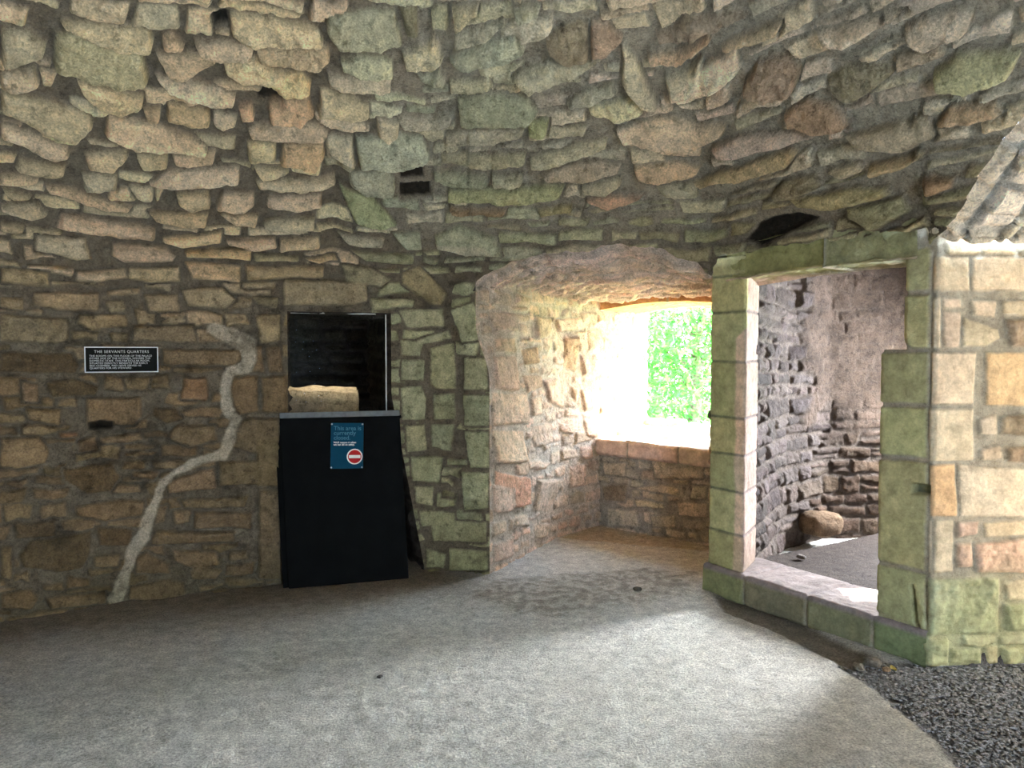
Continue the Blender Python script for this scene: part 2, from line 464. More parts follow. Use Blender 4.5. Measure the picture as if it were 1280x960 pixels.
T_WALL = """
D: 110,175 330,175 330,235 200,235 110,215
D: 0,190 80,195 80,235 0,230
D: 350,170 470,160 460,185 360,190
D: 345,205 410,200 425,240 370,245
D: 475,185 590,180 600,240 500,245
D: 600,165 740,155 790,200 750,230 625,222
D: 835,185 930,190 925,230 860,215
D: 805,140 920,140 920,160 810,160
D: 0,250 230,260 235,330 190,345 0,340
D l: 265,245 420,250 425,290 310,305 260,280
D: 440,290 650,285 660,345 440,340
D: 370,310 430,310 425,345 370,345
D k: 0,375 240,375 265,420 250,445 0,440
D: 945,130 1220,140 1225,200 1180,218 945,215
D l: 850,250 935,245 935,340 870,345
D: 535,365 800,365 805,400 790,420 540,415
D: 890,355 940,355 945,440 895,440
D: 835,355 880,350 880,440 840,440
D: 765,460 860,450 860,570 800,585 770,540 760,500
D: 870,455 960,450 960,580 870,570
D: 785,610 830,590 930,590 935,700 860,715 770,690
D: 730,735 930,730 930,810 730,820
D: 440,770 530,770 525,790 510,800 440,790
D: 555,805 715,755 725,830 560,845
D p: 610,460 690,455 700,520 690,540 600,530
D k: 150,470 240,460 330,490 320,520 170,525
D: 75,470 130,480 130,540 75,540
D: 285,530 470,525 480,590 450,620 290,620
D k: 510,560 590,560 620,600 560,615 510,590
D: 570,640 600,615 720,620 725,665 640,690 575,670
D: 330,660 470,640 480,670 340,680
D: 260,670 320,650 330,700 260,710
D l: 0,660 130,655 165,700 150,740 60,760 0,755
D k: 210,760 370,740 400,790 370,840 290,850 215,800
D: 245,890 400,865 480,870 475,920 350,940 250,920
D: 600,865 830,850 810,890 620,895
D: 650,905 835,905 835,960 650,960
D: 575,900 640,900 635,940 580,950
D: 525,890 560,880 550,940 515,950
D: 410,460 500,455 490,500 420,500
D: 80,560 200,560 200,620 90,600
G: 860,30 935,30 935,330 860,330
G: 850,-140 930,-150 930,20 855,20
G k: 65,250 100,200 200,190 305,170 300,240 270,295 200,310 80,290
G k: 315,160 440,165 435,225 330,220
G: 310,250 400,245 395,285 310,290
G: 450,260 490,235 560,280 570,310 450,310
G: 430,350 560,325 615,340 620,380 500,400 430,390
G: 505,190 520,170 780,170 785,205 505,215
G: 570,230 720,240 735,280 650,300 580,270
G: 765,240 825,235 830,265 765,270
G: 630,300 680,280 745,300 720,330 640,330
G: 220,320 300,325 300,350 220,365
G: 140,350 210,340 215,370 150,370
G: 0,380 100,360 130,390 110,430 0,430
G: 150,390 350,370 355,410 170,430
G: 0,225 40,215 40,330 0,320
D h: 290,610 340,600 385,605 380,632 300,640
D r: 195,640 260,640 262,658 195,660
"""
T_PIER = """
E: 265,235 415,230 415,290 290,290
E: 265,330 345,340 335,390 270,385
E: 370,360 450,342 453,495 385,495 368,470
E: 270,400 350,400 350,470 270,470
E: 482,390 560,390 560,500 480,500
E: 435,235 510,210 560,330 475,345
E: 268,490 340,485 355,530 348,600 270,600
E: 377,510 450,508 450,600 377,600
E: 475,515 565,515 565,620 480,620
E: 282,618 348,615 358,700 290,705
E: 367,615 450,615 440,710 372,690
E: 480,635 565,640 565,760 500,760
E: 300,720 410,725 400,810 305,805
E: 470,770 565,775 565,895 480,900
E: 312,822 380,820 380,885 315,880
E k: 410,830 450,835 450,855 410,855
E: 320,330 430,300 440,330 330,350
H: 370,130 555,140 555,210 380,205
H: 430,225 560,235 560,303 430,300
H: 355,225 420,245 415,292 352,290
E: 330,905 450,905 455,950 340,955
"""
T_REVEAL = """
E: 525,170 560,165 560,215 530,210
E: 570,165 640,180 635,220 575,215
E: 650,180 700,195 690,220 650,215
E: 560,235 650,250 650,305 580,310
E: 710,250 770,265 760,320 720,330
E d: 810,330 860,320 850,440 810,420
E: 572,390 652,385 655,500 575,500
E d: 670,365 720,355 720,415 680,420
E: 670,450 730,450 735,490 690,510
E: 740,465 820,460 810,560 760,540
E: 572,510 685,510 690,610 575,620
E: 700,530 740,520 735,585 700,585
E: 870,500 920,490 920,560 880,570
E d: 835,490 860,500 850,540
E: 572,635 680,635 680,740 575,745
E: 700,620 770,610 760,680 710,695
E: 790,600 850,590 840,650 800,640
E: 880,600 920,600 910,660 885,650
E r: 580,770 690,790 690,880 600,905 575,880
E: 720,800 780,800 790,850 760,910 710,900
E: 690,735 760,740 740,765 695,765
E: 830,755 890,745 870,820 830,830
E: 580,330 650,325 650,375 580,375
E: 780,265 870,260 880,300 790,310
E: 890,300 940,300 940,360 895,370
E: 870,380 930,380 920,440 875,450
H: 572,15 640,25 640,105 575,110
H: 650,115 690,110 690,155 640,155
H: 715,150 760,145 750,190 715,200
H: 575,215 640,190 640,250 575,280
"""
T_BACK = """
E: 1105,730 1280,740 1280,795 1120,795
E: 945,740 1025,745 1020,790 950,780
E l: 1050,830 1140,815 1200,830 1190,850 1100,840
E l: 1050,865 1140,875 1150,895 1060,890
E: 1240,820 1290,820 1290,860 1235,860
E: 960,895 1060,900 1070,955 960,955
E: 1190,870 1290,875 1290,925 1200,915
E k: 940,820 1030,815 1020,870 950,870
E: 1100,920 1180,915 1190,955 1110,955
"""
T_RIGHT = """
F g: 848,70 958,20 972,30 966,168 858,178
F g: 870,188 968,182 966,362 872,362
F g: 806,374 964,374 962,550 806,545
F g: 806,560 962,562 962,728 803,720
F g: 803,738 962,742 958,950 800,905
F: 978,55 1095,55 1095,170 975,170
F: 1103,55 1400,60 1400,172 1103,170
F: 975,190 1000,190 1000,362 975,362
F: 1005,190 1068,195 1068,228 1005,228
F: 1008,238 1068,238 1062,360 1008,360
F: 1075,255 1195,300 1198,330 1150,355 1070,355
F: 1100,200 1188,205 1183,260 1105,250
F k: 1215,265 1290,265 1290,362 1232,355
F: 1205,205 1290,200 1290,255 1210,250
F: 972,374 1118,374 1108,550 970,550
F o: 1150,374 1400,376 1400,558 1150,553
F: 966,562 1108,562 1110,736 965,738
F: 1125,600 1190,580 1190,650 1130,650
F k: 1200,590 1280,580 1290,655 1200,645
F: 1130,700 1200,680 1210,730 1135,735
F k: 1215,690 1290,685 1290,745 1220,740
F: 1310,580 1400,580 1400,740 1310,740
F o: 966,748 1050,745 1055,922 966,920
F: 1060,748 1290,760 1290,922 1060,922
F: 1300,750 1420,752 1420,922 1300,922
I g: 797,112 952,130 952,305 797,268
I g: 797,282 955,315 955,500 797,420
I h: 906,350 916,350 924,430 934,500 924,502 912,430
I h: 975,212 990,212 990,228 975,228
I: 962,132 972,132 972,310 962,312
I: 978,132 1042,132 1042,305 978,308
I r: 1050,140 1130,135 1120,180 1050,195
I r: 1110,210 1290,190 1290,308 1120,308
I r: 1050,210 1102,208 1108,290 1055,292
I: 1140,140 1290,130 1290,182 1150,190
I m: 962,325 1195,322 1190,510 962,515
I: 1210,340 1290,322 1290,400 1220,400
I m: 1210,410 1290,408 1290,500 1215,500
I m: 945,530 1025,525 1025,612 950,615
I m: 1032,560 1130,560 1135,612 1030,615
I l: 1145,555 1190,550 1190,612 1150,612
I m: 1200,555 1290,550 1290,612 1210,612
"""
PAL = dict(l=(1.25, 1.22, 1.12), p=(1.12, 1.0, .92), r=(.92, .72, .66), o=(1.02, .90, .72), k=(.55, .53, .50), g=(.90, .95, .76),
           v=(.72, .62, .62), b=(.72, .62, .54), d=(.8, .74, .65), m=(.72, .95, .42))
def put(fld, S, dom, txt, colf, amp, edge, rough=1., pit=0., grow=0., ampf=None, tilt=None, hue=.05, lay=0.):
    for fg, px in parse(txt):
        pts = [inv(S, dom, *p) for p in px]
        c = np.mean(pts, 0)
        base = np.array(colf(*c))
        a = amp if ampf is None else ampf(*c)
        if fg == 'h': fld.stone(pts, (.02, .015, .01), -.05, .03, traced=True); continue
        col = base * np.array(PAL.get(fg, (1, 1, 1)))
        fld.stone(pts, col, a * (.6 if fg == 'k' else 1), edge, rough=rough * (1.7 if fg in 'kv' and fg else 1), traced=True, pit=pit, tilt=tilt, hue=hue, lay=lay)

# --- one continuous masonry field for the left wall, the pier and the vault above
FM = Field(0.0, uRF + .9, -.03, ZS + 2.9, .006, seed=3, mortar=(.20, .155, .10), mamp=.014)
uCR = inv(S_main, DOM, 418, 300)[0]
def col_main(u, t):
    low = 1 - sstep(1.35, 2.55, t)                      # the wall below the springing is browner; the vault's bounce light is painted in
    r = sstep(uCR - .1, uCR + .25, u)                   # algae plus painted-in green light from the inner corner to the right
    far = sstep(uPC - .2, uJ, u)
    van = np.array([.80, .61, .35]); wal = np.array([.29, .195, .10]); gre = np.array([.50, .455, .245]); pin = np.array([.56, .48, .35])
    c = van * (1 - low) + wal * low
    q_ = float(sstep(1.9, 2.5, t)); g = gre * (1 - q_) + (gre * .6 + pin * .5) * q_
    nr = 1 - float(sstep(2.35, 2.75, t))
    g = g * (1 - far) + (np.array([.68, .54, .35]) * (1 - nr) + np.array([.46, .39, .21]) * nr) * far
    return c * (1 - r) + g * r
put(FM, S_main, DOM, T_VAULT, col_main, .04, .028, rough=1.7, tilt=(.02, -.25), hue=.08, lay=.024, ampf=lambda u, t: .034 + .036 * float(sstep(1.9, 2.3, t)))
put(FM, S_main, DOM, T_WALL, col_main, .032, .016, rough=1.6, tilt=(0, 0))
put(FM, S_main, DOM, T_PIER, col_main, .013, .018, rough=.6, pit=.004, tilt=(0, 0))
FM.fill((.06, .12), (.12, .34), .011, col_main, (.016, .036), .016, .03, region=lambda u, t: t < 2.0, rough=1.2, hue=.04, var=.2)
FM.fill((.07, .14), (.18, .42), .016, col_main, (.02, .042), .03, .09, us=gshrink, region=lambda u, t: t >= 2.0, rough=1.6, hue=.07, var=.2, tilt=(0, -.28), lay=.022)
# fresh pale mortar run down the crack in the left wall
run = [('D', 715, 300, 50), ('D', 780, 325, 60), ('D', 825, 350, 60), ('D', 832, 400, 50), ('D', 822, 425, 44), ('D', 765, 437, 34), ('D', 748, 500, 40), ('D', 762, 570, 40),
       ('D', 790, 600, 30), ('D', 765, 665, 34), ('D', 740, 712, 38), ('D', 640, 745, 22), ('D', 575, 780, 26), ('D', 540, 815, 26), ('D', 515, 880, 30),
       ('G', 492, 140, 34), ('G', 478, 190, 42), ('G', 440, 245, 36), ('G', 420, 300, 32), ('G', 402, 350, 36), ('G', 385, 398, 40), ('G', 380, 402, 45)]
rp = []
for c, x, y, w in run:
    px = CR[c][0] + x * SC, CR[c][1] + y * SC
    rp.append(inv(S_main, DOM, *px) + (w * SC / F * 4.8 / 2,))
D = np.full(FM.U.shape, 9.)
for a, b in zip(rp[:-1], rp[1:]):
    e = np.array([b[0] - a[0], b[1] - a[1]]); L2 = e @ e + 1e-12
    q = np.clip(((FM.Uw - a[0]) * e[0] + (FM.Tw - a[1]) * e[1]) / L2, 0, 1)
    D = np.minimum(D, np.hypot(FM.Uw - a[0] - q * e[0], FM.Tw - a[1] - q * e[1]) - (a[2] + (b[2] - a[2]) * q))
k = sstep(.008, -.008, D + .016 * FM.n1 + .006 * FM.n3)
FM.H = FM.H * (1 - k) + k * (.012 + .003 * FM.n3)
FM.col = FM.col * (1 - k[..., None]) + k[..., None] * np.array([.56, .455, .31]) * (1 + .1 * FM.n3[..., None]); FM.M = FM.M * (1 - k)
k_ = (sstep(uCR, uCR + .8, FM.U) * sstep(2.1, 2.5, FM.T) * (1 - FM.M))[..., None]
FM.col = FM.col * (1 - k_) + k_ * np.array([.36, .30, .205]) * (1 + .15 * FM.n3[..., None])
FM.H += .022 * fbm(FM.U * 2.2, FM.T * 3.2, 61, 3) - .008 * (1 - FM.M)
FM.col *= (1 - .45 * sstep(.15, .5, fbm(FM.U * 4, FM.T * 5, 62, 5, .7)) * sstep(2.4, 1.9, FM.T))[..., None]      # soot and damp blotches low on the wall
# inner corner: the courses of wall and pier vault meet in a groove
k = np.exp(-((FM.U - uCR - .05 * FM.n1) / .07) ** 2) * sstep(1.3, 1.9, FM.T) * sstep(3.2, 2.8, FM.T)
FM.H -= .05 * k

# pier corner leans: it stands 10 cm further left at the springing
def u_pc(z): return uPC - .10 * sstep(1.35, 1.75, z)
# door hole knots
zT = inv(S_main, DOM, 425, 390)[1]
uD0 = inv(S_main, DOM, 361, 560)[0]
uD1a, uD1b = inv(S_main, DOM, 489, 440)[0], inv(S_main, DOM, 531, 700)[0]
def u_d1(z): return uD1b + (uD1a - uD1b) * np.clip(z / 1.25, 0, 1)
zz = np.concatenate([np.arange(-.054, zT, .009), np.linspace(zT, ZS + .02, 14)])
zz[np.argmin(abs(zz - zT))] = zT; zz = np.unique(zz)
n1, n2, n3 = int((uD0 - 0) / .009), 70, int((uPC - uD1a) / .009)
U = np.stack([np.concatenate([np.linspace(0, uD0, n1, endpoint=False), np.linspace(uD0, u_d1(z), n2, endpoint=False), np.linspace(u_d1(z), u_pc(z), n3)]) for z in zz])
T = np.repeat(zz[:, None], U.shape[1], 1)
keep = np.ones((len(zz) - 1, U.shape[1] - 1), bool)
zi = int(np.argmin(abs(zz - zT)))
keep[:zi, n1:n1 + n2] = False
def fade_door(U, T):
    d = np.maximum(np.maximum(uD0 - U, U - u_d1(T)), T - zT)
    k = sstep(0, .03, np.maximum(d, 0)) * sstep(0, .035, u_pc(T) - U)
    return k
def damp(P, c, m):      # algae and damp on the foot of the wall
    k = sstep(.35, .0, P[..., 2] + .1 * fbm(P[..., 0] * 3, P[..., 1] * 3, 5, 3))[..., None] * .5
    return c * (1 - k) + c * np.array([.55, .6, .45]) * k
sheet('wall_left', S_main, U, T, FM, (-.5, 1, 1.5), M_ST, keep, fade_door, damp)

# --- vault: its lower edge follows the springing, the two arches and the lintel
archL = [(595, 352), (612, 340), (660, 322), (700, 312), (760, 306), (830, 312), (870, 325), (889, 343)]
archR = [(1165, 308), (1190, 280), (1225, 215), (1255, 172), (1280, 145)]
aL = [inv(S_main, DOM, *p) for p in archL]; aR = [inv(S_main, DOM, *p) for p in archR]
uA0 = u_pc(1.95)
zl = 2.16
ku = [-1, uA0 - .02] + [a[0] for a in aL] + [uJ + .05, uK - .06] + [a[0] for a in aR]
kt = [ZS, ZS] + [a[1] for a in aL] + [zl, zl] + [a[1] for a in aR]
lu, lt = aR[-1]; pk = max(lt + .15, ZS + .95)
ku += [lu + .25, lu + .5, uRF - .35, uRF - .1, uRF, 99]; kt += [pk - .05, pk, pk - .3, ZS + .2, ZS, ZS]
print('arch', [tuple(round(v, 2) for v in a) for a in aL], [tuple(round(v, 2) for v in a) for a in aR], 'marks', [round(m, 2) for m in mk], zT, uD0, uD1a, uD1b)
o = np.argsort(ku, kind='stable'); ku = np.array(ku)[o]; kt = np.array(kt)[o]
def t_start(u): return np.interp(u, ku, kt) + .028 * fbm(np.asarray(u) * 9, np.asarray(u) * 0, 77, 3) * ((np.asarray(u) > uA0) & (np.asarray(u) < uRF))
uu = np.concatenate([np.arange(0, uRF + .5, .009), np.arange(uRF + .5, PER.L, .08), [PER.L]])
kk = np.concatenate([np.linspace(0, 2.35, 262), np.linspace(2.4, TEND - ZS, 14)]) / (TEND - ZS)
ts = t_start(uu)
U = np.repeat(uu[None], len(kk), 0); T = ts[None] + (TEND - ts[None]) * kk[:, None]
def wrapmap(fld, Lm):
    class W:
        def sample(s, U, T): return fld.sample(np.where(U > Lm, np.mod(U - Lm, Lm - 1.5) + .3, U), np.minimum(T, fld.t[-1] - .01))
    return W()
FW = wrapmap(FM, uRF + .5)
def fade_v(U, T): return sstep(TEND, TEND - .4, T)
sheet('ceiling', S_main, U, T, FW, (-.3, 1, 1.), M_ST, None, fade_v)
EDGE_U, EDGE_P = uu.copy(), sheet.last[0].copy()
# --- the rest of the round room, behind and beside the camera
uu = np.arange(uRF, PER.L + .06, .06); uu[-1] = PER.L
zz2 = np.linspace(-.06, ZS, 34)
# an entrance behind the camera
uE0, uE1, zE = uRF + 4.6, uRF + 5.7, 1.98
kp = np.ones((33, len(uu) - 1), bool)
um = (uu[:-1] + uu[1:]) / 2; zm = (zz2[:-1] + zz2[1:]) / 2
kp[np.ix_(zm < 1.86, (um > uE0) & (um < uE1))] = False
sheet('wall_back', S_main, uu, zz2, FW, (-.3, 1, 1.), M_ST, kp)

# ------------------------------------------------------------------ window embrasure
def vert_sheet(name, path, z0, z1, fld, inner, mat, u0=None, u1=None, res=.011, keepf=None, post=None):
    def S(U, T):
        x, y = path(U); return np.stack([x, y, T + 0 * x], -1)
    uu = np.arange(u0 if u0 is not None else 0, (u1 if u1 is not None else path.L) + res, res)
    zz = np.arange(z0 - .05, z1 + res, res)
    keep = None
    if keepf is not None:
        Um, Zm = np.meshgrid((uu[1:] + uu[:-1]) / 2, (zz[1:] + zz[:-1]) / 2); keep = keepf(Um, Zm)
    return sheet(name, S, uu, zz, fld, inner, mat, keep, None, post)
W0 = np.array([.78, 6.84]); W1 = np.array([1.66, 6.0])         # the breast wall under the window
O0 = np.array([1.30, 7.42]); O1 = np.array([1.98, 6.72])       # outer edge of the window
pr = Path([PC - (PC * 0 + [0.0, 0.0]), fl(700, 670), tuple(W0), tuple(O0)], .06)
def S_rev(U, T):
    x, y = pr(U)
    ex, ey = PER(u_pc(T)); k = sstep(.45, 0, U)     # the pier corner leans
    return np.stack([x + k * (ex - pr.X[0]), y + k * (ey - pr.Y[0]), T + 0 * x], -1)
FR = Field(-.05, pr.L + .05, -.02, 2.3, .005, seed=21, mortar=(.60, .48, .36), mamp=.010)
tanf = lambda u, t: (.68, .49, .34)
put(FR, S_rev, (0, pr.L, 0, 2.2), T_REVEAL, tanf, .022, .02, rough=1.1)
FR.fill((.08, .14), (.12, .28), .018, tanf, (.008, .018), .025, .02, rough=1.2)
uu = np.arange(0, pr.L + .01, .009); zz = np.arange(-.045, 2.25, .009)
ulip = pr.marks[2]
sheet('wall_embrasure_left', S_rev, uu, zz, FR, (1.3, 5.6, 1), M_ST, None, lambda U, T: sstep(0, .04, U))
# right side, hidden behind the jamb from here
prr = Path([J + B2 * .02, J + A2 * 0 + B2 * .25 + np.array([-.02, .05]), tuple(W1), tuple(O1)], .03)
FG = Field(0, 4, -.02, 2.7, .008, seed=31, mortar=(.45, .37, .28), mamp=.008)
FG.fill((.07, .14), (.12, .36), .012, tanf, (.015, .03), .02, .02)
vert_sheet('wall_embrasure_right', prr, 0, 2.25, FG, (.8, 6, 1), M_ST, res=.02)
# breast wall under the sill
pb = Path([tuple(W0 - (W1 - W0) * .1), tuple(W1 + (W1 - W0) * .05)], .01)
def S_back(U, T):
    x, y = pb(U); return np.stack([x, y, T + 0 * x], -1)
FB = Field(-.05, pb.L + .05, -.02, .8, .005, seed=41, mortar=(.42, .35, .27), mamp=.008)
bf = lambda u, t: (.58, .46, .32)
put(FB, S_back, (0, pb.L, 0, .8), T_BACK, bf, .02, .018, rough=1.1)
FB.fill((.06, .12), (.1, .25), .012, bf, (.01, .02), .02, .02)
sheet('wall_window_breast', S_back, np.arange(0, pb.L, .009), np.arange(-.045, .735, .009), FB, (.3, 5, 1), M_ST)
# sloping stone sill
def quad(p00, p10, p01, p11):
    p00, p10, p01, p11 = [np.array(p, float) for p in (p00, p10, p01, p11)]
    def S(U, T):
        U = U[..., None]; T = T[..., None]
        return p00 * (1 - U) * (1 - T) + p10 * U * (1 - T) + p01 * (1 - U) * T + p11 * U * T
    return S
def v3(p, z): return np.array([p[0], p[1], z])
def slab_sheet(name, S, lu, lt, inner, mat, seed, colr, amp=(.01, .02), ch=(.1, .2), wd=(.2, .5), mortar=(.4, .34, .26), res=.012, warp=.012, rough=1., post=None, edge=.02, fade=None):
    f = Field(0, lu, 0, lt, .006, seed=seed, mortar=mortar, mamp=.006, warp=warp)
    f.fill(ch, wd, .01, lambda u, t: colr, amp, edge, .02, rough=rough)
    def S2(U, T): return S(U / lu, T / lt)
    return sheet(name, S2, np.linspace(0, lu, int(lu / res) + 2), np.linspace(0, lt, int(lt / res) + 2), f, inner, mat, None, fade, post)
dW = (W1 - W0) / np.linalg.norm(W1 - W0); nW = np.array([-dW[1], dW[0]]) * -1
if nW @ np.array([1, 1]) < 0: nW = -nW
lip = .035
slab_sheet('window_sill', quad(v3(W0 - nW * lip - dW * .08, .74), v3(W1 - nW * lip + dW * .06, .74), v3(O0 + nW * .05 - dW * .08, .86), v3(O1 + nW * .05 + dW * .05, .86)),
           1.1, .9, (1.2, 6.5, 2), M_ASH, 51, (.60, .50, .38), (.012, .02), (.35, .5), (.4, .6), rough=.7)
# arch soffit (splayed roof of the embrasure)
ba = np.array([S_main(np.array(a[0]), np.array(t_start(a[0]))) for a in aL])
def loft_soffit(name, A, b0, b1, seed, colr, zb, bulge=.06, mortar=(.45, .37, .28), tend=1.0):
    A = np.array(A); s = np.concatenate([[0], np.cumsum(np.linalg.norm(np.diff(A[:, :2], axis=0), axis=1))]); s /= s[-1]
    def S(U, T):
        a = np.stack([np.interp(U, s, A[:, i]) for i in range(3)], -1)
        b = b0[None, None] * (1 - U[..., None]) + b1[None, None] * U[..., None]
        T = T[..., None]
        P = a * (1 - T) + b * T
        return P
    return S
def dense_arch(u0, u1, n=60):
    k = (EDGE_U >= u0) & (EDGE_U <= u1); return EDGE_P[k]
A_w = dense_arch(uA0 - .01, uJ + .02)
S_w = loft_soffit('x', A_w, v3(W0 - dW * .05, 2.01), v3(W1 + dW * .05, 2.03), 61, None, 2.)
slab_sheet('ceiling_embrasure', S_w, 1.4, 1.7, (1, 6, 1), M_ST, 61, (.74, .56, .42), (.02, .04), (.05, .11), (.2, .5), mortar=(.66, .53, .40), res=.009, warp=.02, rough=2.2, fade=lambda U, T: sstep(0, .06, T))
# window head: orange lintel stone and the soffit beyond
def beam(name, p0, p1, depth_dir, depth, z0, z1, col, seed, arch=0., zz1=None, mat=None, blocks=None, res=.01, overhang=.02, rough=1., mort=(.3, .27, .2), pcol=None, droop=0., front_amp=.012, inner=None, wear=0., post=None):
    """stone beam: front face and underside (or top) as one bent surface"""
    p0, p1, dd = np.array(p0, float), np.array(p1, float), np.array(depth_dir, float)
    L = np.linalg.norm(p1 - p0); hgt = z1 - z0; tot = 2 * depth + hgt
    ts = np.linspace(0, tot, 600)
    off = np.where(ts < depth, depth - ts, np.where(ts < depth + hgt, 0, ts - depth - hgt)); zs = np.where(ts < depth, z0, np.where(ts < depth + hgt, z0 + ts - depth, z1))
    kern = np.hanning(25); kern /= kern.sum()
    padd = lambda A: np.convolve(np.concatenate([np.full(12, A[0]), A, np.full(12, A[-1])]), kern, 'valid')
    off, zs = padd(off), padd(zs)
    def S(U, T):
        o_ = np.interp(T, ts, off); z_ = np.interp(T, ts, zs)
        w = np.clip((z1 - z_) / hgt, 0, 1)
        z_ = z_ + arch * np.sin(np.clip(U / L, 0, 1) * PI) * w + droop * U / L
        b = p0[None, None] + (p1 - p0)[None, None] * (U / L)[..., None] + dd[None, None] * o_[..., None]
        return np.concatenate([b, z_[..., None]], -1)
    f = Field(-.06, L + .06, -.02, tot + .02, .005, seed=seed, mortar=mort, warp=.008, mamp=.004)
    bl_ = list(blocks or [(0, L)]); bl_[0] = (-.05, bl_[0][1]); bl_[-1] = (bl_[-1][0], max(bl_[-1][1], L) + .05)
    for i, (a, b) in enumerate(bl_):
        c = col if pcol is None else pcol[i % len(pcol)]
        f.stone([(a + .004, .01), (b - .004, .01), (b - .004, tot - .01), (a + .004, tot - .01)], c, front_amp, .014, tilt=(0, 0), rough=rough, var=.06)
    mid = np.array([*(p0 + p1) / 2 + dd * depth / 2, (z0 + z1) / 2]); 
    N_in = mid - np.array([*(dd * 1.0), 0]) * 3 if inner is None else inner
    return sheet(name, S, np.linspace(0, L, int(L / res) + 2), np.linspace(0, tot, int(tot / res) + 2), f, N_in, mat or M_ASH, None, None, post)
beam('trim_1', W0 - nW * .045 - dW * .06, W1 - nW * .045 + dW * .08, nW, .14, .655, .765, (.56, .40, .30), 52, blocks=[(0, .4), (.4, .9), (.9, 1.5)], rough=.8, inner=np.array([.6, 5., 1.6]))
beam('trim_2', W0 - nW * .02 - dW * .02, W1 - nW * .02 + dW * .1, nW, .6, 1.905, 2.03, (.52, .25, .11), 71, arch=.05, blocks=[(0, .72), (.72, 1.4)], rough=.8)
slab_sheet('ceiling_window', quad(v3(W0 - dW * .1, 1.99), v3(W1 + dW * .1, 1.99), v3(O0 + nW * .1 - dW * .1, 1.97), v3(O1 + nW * .1 + dW * .1, 1.97)),
           1.2, 1., (1.2, 6.5, 1), M_ST, 72, (.55, .42, .3))

# ------------------------------------------------------------------ jambs, threshold and lintel of the closet doorway
jl = [J, J + A2 * .27, np.array(fl(943, 690, .15)) if False else J + A2 * .27 + np.array([.165, .29]), J + np.array([.16, .27]), J]
pj = Path([tuple(J + (jl[3] - J) * .9), tuple(J), tuple(J + A2 * .27), tuple(jl[2])], .014)
def S_jl(U, T):
    x, y = pj(U); return np.stack([x, y, T + 0 * x], -1)
FJ = Field(-.02, pj.L + .02, -.02, 2.16, .004, seed=81, mortar=(.20, .20, .11), warp=.005, mamp=.002)
gj = (.43, .39, .185); tj = (.34, .24, .19)
u1j = pj.marks[1]; u2j = pj.marks[2]
zj = [.0, .17] + sorted([HC + (440 - y) / F * 4.95 for y in (700, 662, 610, 565, 520, 452, 392, 348)][1:]) + [2.15]
for a, b in zip(zj[:-1], zj[1:]):
    FJ.stone([(-.02, a + .004), (u1j - .002, a + .004), (u2j, a + .004), (pj.L + .03, a + .004), (pj.L + .03, b - .004), (-.02, b - .004)], gj, .008, .011, tilt=(0, 0), rough=.45, var=.12, pit=.003)
wobble = .03 * fbm(FJ.T * 6, FJ.T * 0, 9, 3)
zlow = sstep(1.72, 1.62, FJ.T)
k = (sstep(-.012, .012, FJ.U - (u2j - .065 * zlow + .03 * (1 - zlow)) + wobble * .3))[..., None]       # the arris is bare worn stone, the face carries algae and painted-in green light
kr = sstep(-.012, .008, FJ.U - u2j)[..., None]
FJ.col = FJ.col * (1 - k) + FJ.col * ((np.array(tj) * kr + np.array((.70, .50, .34)) * (1 - kr)) / np.array(gj)) * k
sheet('door_1', S_jl, np.arange(0, pj.L, .008), np.arange(0, 2.15, .008), FJ, (0, 4.5, 1), M_ASH, None, None, damp)

ZST = inv.__call__ and (HC + (440 - 437) / F * 4.1)
Rdir = np.array([1.0, .10]); Rdir /= np.linalg.norm(Rdir)
def S_right(U, T):
    wd = np.where(T < ZST, .268, .147)
    a = np.clip(-U, 0, None); onf = np.minimum(a, wd); bk = np.maximum(a - wd, 0); r = np.clip(U, 0, None)
    cz = .0
    x = K[0] - A2[0] * onf + B2[0] * bk + Rdir[0] * r; y = K[1] - A2[1] * onf + B2[1] * bk + Rdir[1] * r
    return np.stack([x, y, T + 0 * x], -1)
FT = Field(-.75, 2.0, -.02, 2.2, .004, seed=91, mortar=(.33, .28, .2), warp=.005, mamp=.003)
def col_r(u, t):
    return (.43, .39, .185) if u < -.005 else (.60, .47, .31)  # jamb front's green light cast painted in with the algae, tan past the corner
PAL2 = dict(PAL); 
for fg, px in parse(T_RIGHT):
    pts = []
    for p in px: pts.append(inv(S_right, (-.27, 1.6, 0, 2.15), *p, step=.03))
    c = np.mean(pts, 0)
    if fg == 'h': FT.stone(pts, (.03, .03, .02), -.02, .004); continue
    if fg == 'g': col = np.array((.43, .39, .185))
    elif fg == 'm': col = np.array((.36, .34, .19))
    elif fg: col = np.array((.56, .41, .27)) * np.array(PAL[fg]) if fg not in 'r' else np.array((.55, .36, .24))
    else: col = np.array((.57, .435, .28))
    rough = 1.8 if fg in ('k', 'r', 'm') else .5
    if fg == 'g':   # the dressed blocks of the jamb wrap round into the doorway
        mn = min(p[0] for p in pts); pts = [((p[0] - .35) if p[0] < -.2 or (p[1] > 1.57 and p[0] < -.10) else p[0], p[1]) for p in pts]
        pts = [(min(p[0], -.001) if p[0] > -.03 else p[0], p[1]) for p in pts]
    FT.stone(pts, col, .010 if rough < 1 else .02, .011 if rough < 1 else .02, tilt=(0, 0), rough=rough, var=.08, pit=.003)
FT.fill((.06, .12), (.1, .25), .01, col_r, (.008, .02), .015, .02, region=lambda u, t: u > .02, rough=1.2)
FT.fill((.2, .26), (.3, .5), .004, col_r, (.008, .01), .012, .0, region=lambda u, t: u < -.3, rough=.5)
